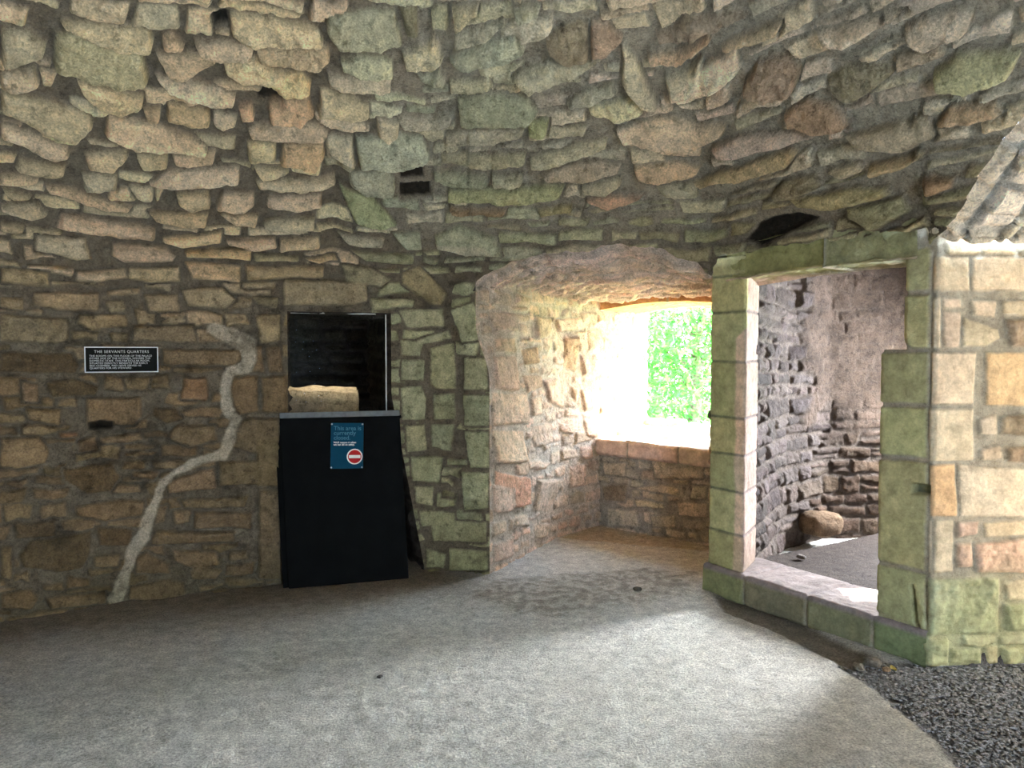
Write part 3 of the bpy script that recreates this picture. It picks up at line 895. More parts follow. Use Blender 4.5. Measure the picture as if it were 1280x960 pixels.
# putlog notch in the jamb
n0 = inv(S_right, (-.27, 1.6, 0, 2.15), 1152, 612, step=.03)
FT.stone([(n0[0] - .045, n0[1] - .025), (n0[0] + .045, n0[1] - .025), (n0[0] + .045, n0[1] + .03), (n0[0] - .04, n0[1] + .03)], (.12, .12, .07), -.03, .01)
# plinth runs 3 cm forward at the foot, moss on the damp foot
def moss(P, c, m):
    n = fbm(P[..., 0] * 5, P[..., 2] * 5, 12, 4)
    k = np.clip(sstep(.55, .15, P[..., 2] + .18 * n), 0, 1)[..., None] * .75
    return c * (1 - k) + np.array([.34, .34, .17]) * (1 + .3 * n[..., None]) * k
uu = np.concatenate([np.arange(-.62, -.268, .012), np.array([-.268]), np.arange(-.26, 1.75, .008)])
zz = np.concatenate([np.arange(0, ZST - .004, .008), [ZST - .0008, ZST + .0008], np.arange(ZST + .008, 2.16, .008)])
sheet('wall_right', S_right, uu, zz, FT, (1.2, 1.5, 1.2), M_ASH, None, None, moss)

# threshold with worn top, curb front
gth = (.30, .33, .16)
beam('trim_3', J - B2 * .03 - A2 * .02, K - B2 * .012 - A2 * .004, B2, .42, 0.0, .165, (.33, .34, .19), 101, blocks=[(0, .33), (.33, .78), (.78, 1.18), (1.18, 1.5)], rough=1.0, front_amp=.012, inner=np.array([0., 1., 2.5]),
     post=lambda P, c, m: c * 1.0 * (1 - sstep(.135, .16, P[..., 2])[..., None] * (1 - sstep(-.25, .1, -fbm(P[..., 0] * 4, P[..., 1] * 4, 8, 3))[..., None] * .0)) + sstep(.135, .16, P[..., 2])[..., None] * np.array([.25, .205, .19]) * (1 + .2 * fbm(P[..., 0] * 9, P[..., 1] * 9, 8, 4)[..., None]),
     pcol=[(.25, .27, .13), (.22, .19, .11), (.22, .21, .12), (.22, .25, .12)])
# lintel, its warm-lit underside painted into the colour
beam('trim_4', J + A2 * .12 - B2 * .03, J + A2 * 1.36 - B2 * .05, B2, .30, 1.975, 2.24, (.31, .31, .16), 111, blocks=[(0, .72), (.72, 1.24)], arch=.02, rough=1.6, front_amp=.02, droop=.02,
     post=lambda P, c, m: c * sstep(1.985, 2.02, P[..., 2] - .02 * fbm(P[..., 0] * 6, P[..., 1] * 6, 3, 3))[..., None] + (1 - sstep(1.985, 2.02, P[..., 2] - .02 * fbm(P[..., 0] * 6, P[..., 1] * 6, 3, 3))[..., None]) * np.array([.60, .44, .33]),
     pcol=[(.27, .26, .10), (.30, .27, .13)])

# ------------------------------------------------------------------ closet beyond the doorway
cw = [tuple(jl[2] + np.array([-.13, -.06])), tuple(jl[2] + np.array([.01, .03])), (1.90, 5.62), (2.15, 6.0), (2.6, 6.33), (3.45, 6.45), (4.45, 5.60), (4.35, 4.6), tuple(K + A2 * -.1 + B2 * .36 + np.array([1.0, .25])), tuple(K - A2 * .30 + B2 * .40)]
pc_ = Path(cw, .08)
um0, um1 = pc_.marks[5] + .28, pc_.marks[6] - .28
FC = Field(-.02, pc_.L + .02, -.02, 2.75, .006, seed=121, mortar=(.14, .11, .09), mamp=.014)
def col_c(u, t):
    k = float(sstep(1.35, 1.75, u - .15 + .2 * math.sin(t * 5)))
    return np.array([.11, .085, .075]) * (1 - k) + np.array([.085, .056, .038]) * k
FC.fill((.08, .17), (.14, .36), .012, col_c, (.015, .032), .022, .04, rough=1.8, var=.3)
# old plaster clings to the upper right of the back wall
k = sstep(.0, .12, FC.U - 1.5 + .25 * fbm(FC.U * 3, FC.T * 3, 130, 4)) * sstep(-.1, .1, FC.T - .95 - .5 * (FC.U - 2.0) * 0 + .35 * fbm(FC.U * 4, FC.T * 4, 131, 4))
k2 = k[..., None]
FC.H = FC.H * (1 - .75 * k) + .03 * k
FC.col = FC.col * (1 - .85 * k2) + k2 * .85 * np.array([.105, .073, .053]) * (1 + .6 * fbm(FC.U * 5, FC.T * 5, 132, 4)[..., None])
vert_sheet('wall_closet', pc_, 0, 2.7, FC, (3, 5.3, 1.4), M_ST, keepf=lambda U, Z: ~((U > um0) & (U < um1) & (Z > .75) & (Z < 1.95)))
# closet ceiling with an unseen hole added to let the sun patch in
def S_cc(U, T): return np.stack([1.2 + U, 4.0 + T, 2.62 + 0 * U], -1)
fc = Field(0, 3.4, 0, 2.7, .01, seed=141, mortar=(.25, .2, .17)); fc.fill((.07, .14), (.2, .4), .012, lambda u, t: (.28, .24, .2), (.02, .04))
sx0, sy0 = 3.48, 5.40
uu, tt = np.arange(0, 3.4, .03), np.arange(0, 2.7, .03)
Um, Tm = np.meshgrid((uu[1:] + uu[:-1]) / 2 + 1.2, (tt[1:] + tt[:-1]) / 2 + 4.0)
SHK = (Um > sx0 - .13) & (Um < sx0 + .13) & (Tm > sy0 - .10) & (Tm < sy0 + .10)
# only what lies behind the closet wall plane
side = (Um - J[0]) * B2[0] + (Tm - J[1]) * B2[1]
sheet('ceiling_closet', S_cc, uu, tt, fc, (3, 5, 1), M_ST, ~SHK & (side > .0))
mA, mB = np.array(pc_(um0 - .1)).reshape(2), np.array(pc_(um1 + .1)).reshape(2); mo = (mB - mA) / np.linalg.norm(mB - mA); mo = np.array([-mo[1], mo[0]])
if mo @ B2 < 0: mo = -mo
slab_sheet('closet_sun_hood', quad(v3(mA - mo * .03, 1.94), v3(mB - mo * .03, 1.94), v3(mA + mo * 1.7, 1.9), v3(mB + mo * 1.7, 1.9)), 1., 1., (3.5, 5.5, 0), M_ST, 145, (.4, .34, .28), res=.04)  # unseen hood added outside the closet window to keep direct sun out
# masonry over the doorway that closes the gap between lintel and vault
beam('wall_over_door', J + B2 * .02 - A2 * .1, K + B2 * .02 + A2 * .1, B2, .5, 2.15, 2.95, (.3, .3, .2), 151, rough=1.5)

# ------------------------------------------------------------------ right-hand opening
Rend = K + Rdir * 1.7
A_r = dense_arch(uK - .0, uRF + .0, 80)
Q0 = v3(K + Rdir * 1.72, 2.08); Q1 = v3(RF + np.array([1.5, .35]), 2.08)
S_r = loft_soffit('x', A_r, Q0, Q1, 0, None, 0)
slab_sheet('ceiling_passage', S_r, 2.2, 1.7, (3, 3, 1), M_ST, 161, (.80, .68, .50), (.02, .04), (.10, .18), (.2, .45), mortar=(.55, .49, .38), res=.011, warp=.01, rough=1.3, fade=lambda U, T: sstep(0, .06, T))
pf = Path([tuple(RF - A2 * .0), tuple(RF + np.array([1.55, .36]))], .01)
vert_sheet('wall_passage', pf, 0, 2.7, FG, (3, 3.2, 1), M_ST, res=.03)
# filling above the arches between soffits and vault back is behind the surfaces

# ------------------------------------------------------------------ doorway behind the barrier
D0 = np.array(PER(uD0)).reshape(2); 
D1 = np.array(PER(uD1b)).reshape(2); D1a = np.array(PER(uD1a)).reshape(2)
dd = (D1a - D0) / np.linalg.norm(D1a - D0); dn = np.array([-dd[1], dd[0]])
if dn[1] < 0: dn = -dn
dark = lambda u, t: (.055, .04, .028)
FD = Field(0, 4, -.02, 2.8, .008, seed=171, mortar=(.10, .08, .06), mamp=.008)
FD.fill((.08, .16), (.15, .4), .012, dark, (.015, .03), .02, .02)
def S_dl(U, T): return np.stack([D0[0] + dn[0] * U + dd[0] * -.0, D0[1] + dn[1] * U, T + 0 * U], -1)
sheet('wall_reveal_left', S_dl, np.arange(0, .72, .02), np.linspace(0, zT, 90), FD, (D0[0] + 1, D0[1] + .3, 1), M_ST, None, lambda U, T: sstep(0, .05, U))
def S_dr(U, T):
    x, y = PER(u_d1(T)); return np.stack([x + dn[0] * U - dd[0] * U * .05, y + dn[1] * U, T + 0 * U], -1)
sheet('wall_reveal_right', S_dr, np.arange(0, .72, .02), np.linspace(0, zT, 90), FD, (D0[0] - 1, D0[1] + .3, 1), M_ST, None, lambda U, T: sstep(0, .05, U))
def S_dt(U, T):
    x, y = PER(uD0 + U); return np.stack([x + dn[0] * T, y + dn[1] * T, zT + 0 * U], -1)
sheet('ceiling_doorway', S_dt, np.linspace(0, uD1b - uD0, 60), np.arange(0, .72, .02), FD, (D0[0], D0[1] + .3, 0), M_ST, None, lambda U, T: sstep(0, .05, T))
E0 = D0 + dn * .7; E1 = D1 + dn * .7
room = Path([tuple(E0), tuple(E0 - dd * .9), tuple(E0 - dd * .9 + dn * 1.5), tuple(E1 + dd * .35 + dn * 1.5), tuple(E1 + dd * .35), tuple(E1)], .05)
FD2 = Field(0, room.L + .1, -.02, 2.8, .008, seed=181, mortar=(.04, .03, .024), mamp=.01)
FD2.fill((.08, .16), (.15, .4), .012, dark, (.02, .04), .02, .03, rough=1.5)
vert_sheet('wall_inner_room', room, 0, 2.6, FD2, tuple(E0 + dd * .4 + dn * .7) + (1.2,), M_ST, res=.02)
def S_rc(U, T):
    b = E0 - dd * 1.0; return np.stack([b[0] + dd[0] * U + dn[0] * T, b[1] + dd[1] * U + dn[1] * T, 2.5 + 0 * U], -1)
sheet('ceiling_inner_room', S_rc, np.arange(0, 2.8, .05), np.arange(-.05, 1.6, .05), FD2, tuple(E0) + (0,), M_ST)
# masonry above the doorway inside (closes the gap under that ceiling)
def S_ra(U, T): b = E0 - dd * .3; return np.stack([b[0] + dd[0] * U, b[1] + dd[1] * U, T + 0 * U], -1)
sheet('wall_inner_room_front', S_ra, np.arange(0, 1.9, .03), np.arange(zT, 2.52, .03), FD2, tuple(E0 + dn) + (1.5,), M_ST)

# solid masonry core around the window, outside the room's faces
def prism(name, poly, z0, z1, mat=None):
    n = len(poly); vs = [(p[0], p[1], z) for z in (z0, z1) for p in poly]
    fs = [tuple(range(n))[::-1], tuple(range(n, 2 * n))] + [(i, (i + 1) % n, (i + 1) % n + n, i + n) for i in range(n)]
    me = bpy.data.meshes.new(name); me.from_pydata(vs, [], fs); me.update(); me.materials.append(M_CORE)
    o = bpy.data.objects.new(name, me); C.objects.link(o); o['kind'] = 'structure'; return o
m_, nt_, b_ = new_mat('outer_rubble'); br = nt_.nodes.new('ShaderNodeTexVoronoi'); br.inputs['Scale'].default_value = 5; tc_ = nt_.nodes.new('ShaderNodeTexCoord'); nt_.links.new(tc_.outputs['Object'], br.inputs['Vector'])
rm = nt_.nodes.new('ShaderNodeValToRGB'); rm.color_ramp.elements[0].color = (.32, .27, .2, 1); rm.color_ramp.elements[1].color = (.42, .36, .28, 1); nt_.links.new(br.outputs[0], rm.inputs[0]); nt_.links.new(rm.outputs[0], b_.inputs['Base Color']); M_CORE = m_
prism('wall_outer_pier', [(-.16, 5.80), (.16, 6.5), (.60, 7.0), (1.12, 7.5), (.6, 8.), (-.25, 7.7), (-.25, 6.1)], -.6, 3.3)
prism('wall_outer_core', [(1.64, 5.5), (1.82, 5.75), (2.04, 6.12), (2.5, 6.5), (2.3, 6.85), (2.12, 6.72), (1.80, 6.0)], -.6, 3.3)
hi = [PC + np.array([-.1, .14]), J + np.array([.10, .12]), J + A2 * .1 + B2 * .3, np.array([2.3, 6.1]), O1 + dW * .2 + nW * .1, O0 - dW * .5 + nW * .1, np.array([-.2, 7.3]), np.array([-.3, 5.7])]
prism('wall_outer_top', hi, 2.32, 3.3)
nm_ = [O0 - dW * .3, O1 + dW * .15, O1 + dW * .15 + nW * .12, O0 - dW * .3 + nW * .12]
def inw(p, k): p = np.array(p, float); d = CEN - p; return p + d / np.linalg.norm(d) * k
prism('wall_outer_cap', [inw(PB, .1), inw(PC, .5), inw(J, .5), inw(J + A2 * .5, .45), J + A2 * .5 + B2 * .3, np.array([2.3, 6.1]), O1 + dW * .2, O0 - dW * .5, np.array([-.2, 7.3]), np.array([-.4, 5.8])], 3.0, 3.35)
prism('wall_outer_head', nm_, 1.99, 2.4)
prism('passage_sky_blocker', [(5.7, -.5), (6., -.5), (6., 5.2), (5.7, 5.2)], -.6, 4.2)  # unseen wall added to block sky light beyond the passage
prism('wall_outer_foot', nm_, -.6, .85)

# ------------------------------------------------------------------ floor
def inpoly(X, Y, poly):
    ins = np.zeros(X.shape, bool); n = len(poly)
    for i in range(n):
        (x0, y0), (x1, y1) = poly[i], poly[(i + 1) % n]
        c = (y0 > Y) != (y1 > Y)
        ins ^= c & (X < (x1 - x0) * (Y - y0) / (y1 - y0 + 1e-12) + x0)
    return ins
def polydist(X, Y, poly):
    D = np.full(X.shape, 99.)
    for i in range(len(poly)):
        A, B = np.array(poly[i]), np.array(poly[(i + 1) % len(poly)]); e = B - A; L2 = e @ e + 1e-12
        q = np.clip(((X - A[0]) * e[0] + (Y - A[1]) * e[1]) / L2, 0, 1)
        D = np.minimum(D, np.hypot(X - A[0] - q * e[0], Y - A[1] - q * e[1]))
    return np.where(inpoly(X, Y, poly), D, -D)
GRAV = [fl(1045, 832), fl(1080, 852), fl(1120, 885), fl(1165, 925), fl(1200, 965), fl(1230, 1010), (1.35, 1.9), (3.2, 1.2), (4.6, 2.2), (4.6, 3.95), fl(1300, 828), fl(1160, 826)]
DEB = [fl(565, 742), fl(620, 722), fl(700, 715), fl(800, 708), fl(882, 712), fl(884, 742), fl(820, 758), fl(700, 775), fl(620, 765)]
DIRT = [fl(700, 672), fl(884, 690), (1.9, 6.2), (.8, 7.0)]
GAP_SHADE = [fl(888, 742), fl(940, 752), fl(1000, 775), fl(1060, 805), fl(1120, 836), fl(1055, 833), fl(1000, 806), fl(960, 785), fl(905, 763)]
xs = np.concatenate([np.arange(-5.2, -3.2, .06), np.arange(-3.2, 3.2, .0125), np.arange(3.2, 5.2, .06)])
ys = np.concatenate([np.arange(-2.8, 2.2, .08), np.arange(2.2, 7.1, .0125), np.arange(7.1, 7.6, .1)])
X, Y = np.meshgrid(xs, ys)
Z = .010 * fbm(X * 1.2, Y * 1.2, 200, 3) + .005 * fbm(X * 9, Y * 9, 201, 4, .7) + .0025 * fbm(X * 40, Y * 40, 202, 2, .8)
base = np.array([.56, .53, .47])[None, None] * (1 + .16 * fbm(X * 2.2, Y * 2.2, 203, 5, .65) + .07 * fbm(X * 14, Y * 14, 204, 4, .7))[..., None]
def lay(base, k, c): return base * (1 - k[..., None]) + np.array(c)[None, None] * (1 + .2 * fbm(X * 12, Y * 12, 205, 4, .7))[..., None] * k[..., None]
nz = .10 * fbm(X * 4, Y * 4, 206, 4, .6)
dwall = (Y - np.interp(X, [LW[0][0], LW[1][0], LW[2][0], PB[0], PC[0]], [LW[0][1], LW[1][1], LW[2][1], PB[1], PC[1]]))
base = lay(base, .85 * sstep(-1.0, -.15, dwall + nz) * sstep(PC[0] + .25, PC[0] - .35, X + nz), (.17, .125, .075))  # shade along the left wall painted into the floor together with its dirt
base = lay(base, .55 * sstep(-.03, .2, polydist(X, Y, DEB) + nz), (.33, .28, .21))
k = sstep(.45, .62, vn(X * 28, Y * 28, 210)) * sstep(-.02, .15, polydist(X, Y, DEB) + nz)
base = lay(base, .45 * k, (.16, .135, .10)); Z += .005 * k
base = lay(base, .8 * sstep(-.04, .05, polydist(X, Y, DIRT) + nz * .4), (.42, .32, .21))
kg = sstep(-.02, .03, polydist(X, Y, GRAV) + nz * .3)
base = lay(base, kg, (.16, .155, .155)); Z -= .012 * kg
kgap_shade = sstep(-.03, .03, polydist(X, Y, GAP_SHADE) + nz * .35)
base = lay(base, kgap_shade * .8, (.13, .10, .065)); Z -= .02 * kgap_shade  # shaded band along the curb painted dark, the floor sunk a little
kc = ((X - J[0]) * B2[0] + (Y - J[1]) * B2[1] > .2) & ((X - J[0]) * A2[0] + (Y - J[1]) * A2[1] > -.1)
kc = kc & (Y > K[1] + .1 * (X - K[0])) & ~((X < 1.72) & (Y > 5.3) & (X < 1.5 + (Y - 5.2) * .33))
base[kc] = base[kc] * np.array([.11, .09, .085]); Z = Z + .10 * kc * 1.0  # little light falls on the closet floor; that darkness is painted in
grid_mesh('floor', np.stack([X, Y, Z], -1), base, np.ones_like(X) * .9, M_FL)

# loose dark gravel in the wet corner: one mass nobody could count
def blob(r, seed, sx=1, sy=1, sz=1, sub=1):
    import bmesh
    bm = bmesh.new(); bmesh.ops.create_icosphere(bm, subdivisions=sub, radius=r)
    rn = random.Random(seed)
    for v in bm.verts:
        k = 1 + rn.uniform(-.25, .25); v.co = Vector((v.co.x * sx * k, v.co.y * sy * k, v.co.z * sz * k))
    vs = np.array([v.co[:] for v in bm.verts]); fs = np.array([[v.index for v in f.verts] for f in bm.faces]); bm.free()
    return vs, fs
protos = [blob(1, i, 1.2, .9, .6) for i in range(8)]
V = []; Fc = []; n = 0; r = np.random.RandomState(5); cnt = 0
gx0, gx1, gy0, gy1 = 1.2, 3.4, 2.2, 3.95
cand = r.rand(26000, 2) * [gx1 - gx0, gy1 - gy0] + [gx0, gy0]
pdm = polydist(cand[:, 0], cand[:, 1], GRAV) + .1 * .3 * fbm(cand[:, 0] * 4, cand[:, 1] * 4, 206, 4, .6)
for (x, y), d in zip(cand, pdm):
    if d < -.01 or (d < .05 and r.rand() < .5): continue
    vs, fs = protos[r.randint(8)]; s_ = r.uniform(.004, .011); a = r.rand() * 6.28; ca, sa = math.cos(a), math.sin(a)
    q = vs * s_; q = np.stack([q[:, 0] * ca - q[:, 1] * sa + x, q[:, 0] * sa + q[:, 1] * ca + y, q[:, 2] - .010 + s_ * .3], -1)
    V.append(q); Fc.append(fs + n); n += len(q)
V = np.concatenate(V); Fc = np.concatenate(Fc)
me = bpy.data.meshes.new('gravel'); me.from_pydata(V.tolist(), [], Fc.tolist()); me.update()
me.materials.append(mat_plain('wet_dark_gravel', (.19, .185, .18), .85, .15, .7, 60))
g = bpy.data.objects.new('gravel', me); C.objects.link(g); g['kind'] = 'stuff'; g['label'] = 'dark wet gravel spread before the right wall'; g['category'] = 'gravel'

# ------------------------------------------------------------------ things
def tag(o, label, cat, group=None):
    o['label'] = label; o['category'] = cat
    if group: o['group'] = group
    return o
def mesh_obj(name, vs, fs, mat, parent=None, smooth=False, bevel=0, loc=None):
    me = bpy.data.meshes.new(name); me.from_pydata([tuple(v) for v in vs], [], [tuple(f) for f in fs]); me.update()
    if smooth: me.polygons.foreach_set('use_smooth', [True] * len(me.polygons))
    me.materials.append(mat); o = bpy.data.objects.new(name, me); C.objects.link(o)
    if parent: o.parent = parent
    if loc is not None: o.location = loc
    if bevel:
        b = o.modifiers.new('bevel', 'BEVEL'); b.width = bevel; b.segments = 2
    return o
def box(x0, y0, z0, x1, y1, z1):
    v = [(x, y, z) for z in (z0, z1) for y in (y0, y1) for x in (x0, x1)]
    return v, [(0, 2, 3, 1), (4, 5, 7, 6), (0, 1, 5, 4), (2, 6, 7, 3), (0, 4, 6, 2), (1, 3, 7, 5)]
def empty(name, M):
    o = bpy.data.objects.new(name, None); C.objects.link(o); o.matrix_world = M; o.empty_display_size = .1
    return o
def frame(o, xdir, zdir):
    """matrix with local x along xdir, local y the surface's outward normal reversed, z up"""
    from mathutils import Matrix
    x = Vector(xdir).normalized(); z = Vector(zdir).normalized(); y = z.cross(x).normalized(); z = x.cross(y)
    m = Matrix((x, y, z)).transposed().to_4x4(); m.translation = Vector(o); return m
def text(name, body, size, mat, parent, x, z, y, align='LEFT', extr=.0006, sx=1., spacing=1., bold=0., line=1.):
    cu = bpy.data.curves.new(name, 'FONT'); cu.body = body; cu.size = size; cu.align_x = align; cu.extrude = extr; cu.space_character = spacing; cu.offset = bold; cu.space_line = line
    cu.resolution_u = 3
    o = bpy.data.objects.new(name, cu); C.objects.link(o); bpy.context.view_layer.update()
    me = bpy.data.meshes.new_from_object(o.evaluated_get(bpy.context.evaluated_depsgraph_get())); bpy.data.objects.remove(o)
    me.materials.clear(); me.materials.append(mat); me.name = name; o = bpy.data.objects.new(name, me); C.objects.link(o); o.parent = parent
    o.location = (x, y, z); o.rotation_euler = (PI / 2, 0, 0); o.scale = (sx, 1, 1)
    return o
M_BLK = mat_plain('black_enamel', (.008, .008, .006), .6, .05, .2)
M_WHT = mat_plain('white_paint', (.62, .60, .54), .55, .4, .06)
M_BOARD = mat_plain('black_painted_board', (.003, .0032, .003), .75, .06, .5, 8)
M_RAIL = mat_plain('grey_rail', (.12, .125, .12), .6, .2, .2)
M_TEAL = mat_plain('teal_vinyl', (.002, .04, .07), .6, .05, .05)
M_TEALT = mat_plain('light_teal_print', (.01, .13, .17), .5, .4, .05)
M_RED = mat_plain('red_vinyl', (.42, .006, .004), .5, .1, .05)
M_CREAM = mat_plain('cream_print', (.75, .66, .52), .5, .4, .03)
M_SCREW = mat_plain('dull_steel', (.22, .23, .22), .4, .5, .1, metal=.6)

# plaque on the left wall
def wall_pt(px, py, off):
    u, t = inv(S_main, DOM, px, py); P = S_main(np.array(u), np.array(t)); return np.array([*P]), u, t
pa, ua, ta = wall_pt(106, 451, 0); pb_, ub, tb = wall_pt(197.5, 448, 0)
xd = pb_ - pa; xd[2] = 0; W = np.linalg.norm(xd); xd /= W
nrm = np.array([xd[1], -xd[0], 0]); cen = (pa + pb_) / 2 + nrm * .042
pm = empty('information_plaque', frame(cen - np.array([0, 0, .078]), xd, (0, 0, 1)))
tag(pm, 'black information plaque with white lettering and border on the wall left of the dark doorway', 'plaque')
Hh = .156
v, f = box(-W / 2, 0, 0, W / 2, .012, Hh); mesh_obj('plate', v, f, M_BLK, pm, bevel=.002)
vs, fs = [], []
for b in (box(-W / 2, -.002, 0, W / 2, .0, .006), box(-W / 2, -.002, Hh - .006, W / 2, 0, Hh), box(-W / 2, -.002, .006, -W / 2 + .006, 0, Hh - .006), box(W / 2 - .006, -.002, .006, W / 2, 0, Hh - .006)):
    fs += [tuple(i + len(vs) for i in q) for q in b[1]]; vs += b[0]
mesh_obj('border', vs, fs, M_WHT, pm)['label'] = 'raised white border'
text('title_lettering', 'THE SERVANTS QUARTERS', .0225, M_WHT, pm, 0, .119, -.001, 'CENTER', spacing=1.12)
lines = ['THE ROOMS ON THIS FLOOR OF THE PALACE', 'EITHER SIDE OF THE KITCHEN, HOUSED THE', 'DOMESTIC STAFF. THIS PARTICULAR ROOM,', "SITUATED DIRECTLY BENEATH THE EARL'S", 'BED-CHAMBER, MAY HAVE SERVED AS', 'QUARTERS FOR HIS STEWARD.']
text('body_lettering', '\n'.join(lines), .0158, M_WHT, pm, -W / 2 + .026, .0955, -.001, 'LEFT', spacing=1.04, line=.93)

# barrier board leaning in the doorway
bl, br = np.array(fl(361, 737)), np.array(fl(511, 724))
xd = np.array([br[0] - bl[0], br[1] - bl[1], 0]); BW = np.linalg.norm(xd); xd /= BW; nb = np.array([-xd[1], xd[0], 0])
BH = 1.145
lean = .07
zd = np.array([-xd[0] * .04, -xd[1] * .04, 1]) + nb * lean
bm_ = empty('barrier_board', frame((bl[0], bl[1], .006), xd, nb * lean + np.array([0, 0, 1.])))
tag(bm_, 'tall black painted barrier board leaning across the dark doorway', 'barrier')
sk = -.045     # the board stands slightly out of square
def sheared(v, top=BH): return [(x + sk * z / top, y, z) for x, y, z in v]
v, f = box(0, 0, 0, BW, .022, BH - .03)
mesh_obj('panel', sheared(v), f, M_BOARD, bm_, bevel=.002)
v, f = box(.0, -.012, BH - .034, BW - .0, .04, BH + .004); mesh_obj('top_rail', sheared(v), f, M_RAIL, bm_, bevel=.004)['label'] = 'grey top rail'
v = [(BW - .012, -.01, BH - .06), (BW + .012, -.01, BH - .045), (BW + .012, .03, BH - .045), (BW - .012, .03, BH - .06), (BW - .012, -.01, BH - .03), (BW + .006, -.01, BH - .03), (BW + .006, .03, BH - .03), (BW - .012, .03, BH - .03)]
mesh_obj('end_bracket', sheared(v), [(0, 1, 5, 4), (1, 2, 6, 5), (2, 3, 7, 6), (3, 0, 4, 7), (4, 5, 6, 7), (3, 2, 1, 0)], M_BOARD, bm_)
v, f = box(-.035, .03, .0, .04, .05, BH - .06); mesh_obj('side_batten', sheared(v), f, M_BOARD, bm_, bevel=.002)
# notice on it
sg = empty('closed_notice', bm_.matrix_world @ __import__('mathutils').Matrix.Translation((.305, -.0045, .768)))
sg.rotation_euler.rotate_axis('Y', .03)
tag(sg, 'small teal notice with a red no entry disc, screwed to the black barrier board', 'sign')
SW, SH = .215, .305
v, f = box(-.03, 0, 0, -.03 + SW, .003, SH); mesh_obj('backing', v, f, M_TEAL, sg, bevel=.001)
text('heading_lettering', 'This area is\ncurrently\nclosed.', .0395, M_TEALT, sg, -.012, SH - .048, -.0005, 'LEFT', bold=.0004, line=.80)
text('small_lettering', "We'll reopen it when\nwe can do so safely.", .0172, M_CREAM, sg, -.012, SH - .136, -.0005, 'LEFT', bold=.0004, line=.82)
def disc(name, r, y0, y1, cx, cz, mat, parent, n=48):
    vs = [(cx + r * math.cos(2 * PI * i / n), y, cz + r * math.sin(2 * PI * i / n)) for y in (y0, y1) for i in range(n)]
    fs = [tuple(range(n)), tuple(range(2 * n - 1, n - 1, -1))] + [(i, i + n, (i + 1) % n + n, (i + 1) % n) for i in range(n)]
    return mesh_obj(name, vs, fs, mat, parent)
ed = disc('no_entry_disc', .052, -.002, 0, .128, .080, M_CREAM, sg); ed['label'] = 'white rimmed no entry disc'
disc('red_field', .0445, -.003, -.0015, .128, .080, M_RED, ed)
v, f = box(.128 - .038, -.004, .080 - .010, .128 + .038, -.0025, .080 + .010); mesh_obj('white_bar', v, f, M_CREAM, ed)
for sx_, sz_ in ((-.024, .008), (SW - .038, .008), (-.024, SH - .008), (SW - .038, SH - .008)):
    disc('screw', .0055, -.003, 0, sx_, sz_, M_SCREW, sg, 12)

# clear sheet with pale edge strips in the doorway
M_GLASS, nt, b = new_mat('clear_acrylic', .08, .5); b.inputs['Transmission Weight'].default_value = 1; b.inputs['IOR'].default_value = 1.02; b.inputs['Base Color'].default_value = (.93, 1, .98, 1)
def strip(p0, p1, w):
    p0, p1 = np.array(p0), np.array(p1); d = p1 - p0; d /= np.linalg.norm(d); s_ = np.cross(d, [*(-dn), 0]); s_ /= np.linalg.norm(s_)
    n_ = np.array([*dn, 0]); vs = [p + s_ * a + n_ * b for p in (p0, p1) for a in (-w, w) for b in (-w, w)]
    return vs, [(0, 1, 3, 2), (4, 6, 7, 5), (0, 4, 5, 1), (1, 5, 7, 3), (3, 7, 6, 2), (2, 6, 4, 0)]
q0, q1 = D0 + dn * .035 + dd * .012, D1a + dn * .035 - dd * .03
sp = empty('acrylic_screen', frame((0, 0, 0), (1, 0, 0), (0, 0, 1)))
tag(sp, 'clear acrylic screen with pale edge strips filling the upper doorway behind the black board', 'screen')
vs = [v3(q0, .95), v3(q1, .95), v3(q1, zT - .01), v3(q0, zT - .01)]; vs += [p + np.array([*dn * .004, 0]) for p in vs]
mesh_obj('sheet', vs, [(0, 1, 2, 3), (7, 6, 5, 4), (0, 4, 5, 1), (1, 5, 6, 2), (2, 6, 7, 3), (3, 7, 4, 0)], M_GLASS, sp)
M_EDGE = mat_plain('pale_edge_strip', (.55, .53, .47), .5, .4, .2)
mesh_obj('top_strip', *strip(v3(q0, zT - .008), v3(q1, zT - .008), .004), M_EDGE, sp)['label'] = 'pale top strip'
mesh_obj('side_strip', *strip(v3(q1, .95), v3(q1, zT - .008), .004), M_EDGE, sp)['label'] = 'pale side strip'

# stone block and rocks
def rock(name, dims, loc, rot, seed, col, sub=4, boxy=.5, rough=.10):
    import bmesh
    bm = bmesh.new(); bmesh.ops.create_cube(bm, size=2); bmesh.ops.subdivide_edges(bm, edges=bm.edges, cuts=2 ** sub - 1, use_grid_fill=True)
    P = np.array([v.co[:] for v in bm.verts]); sph = P / np.linalg.norm(P, axis=1, keepdims=True)
    Q = P * boxy + sph * 1.15 * (1 - boxy)
    n_ = fbm(sph[:, 0] * 2 + sph[:, 2] * 1.3 + 5, sph[:, 1] * 2 + sph[:, 2] * .9 + 5, seed, 5, .6)
    Q = Q * (1 + rough * n_)[:, None]
    Q = Q * np.array(dims) / 2
    Q[:, 2] += dims[2] / 2
    for v, q in zip(bm.verts, Q): v.co = q
    me = bpy.data.meshes.new(name); bm.to_mesh(me); bm.free()
    me.polygons.foreach_set('use_smooth', [True] * len(me.polygons))
    a = me.color_attributes.new('Col', 'FLOAT_COLOR', 'POINT'); c = np.ones((len(me.vertices), 4), np.float32)
    c[:, :3] = np.array(col)[None] * (1 + .5 * n_)[:, None]; a.data.foreach_set('color', c.reshape(-1))
    me.materials.append(M_ST); o = bpy.data.objects.new(name, me); C.objects.link(o); o.location = loc; o.rotation_euler = (0, 0, rot); return o
ang = math.atan2(dd[1], dd[0])
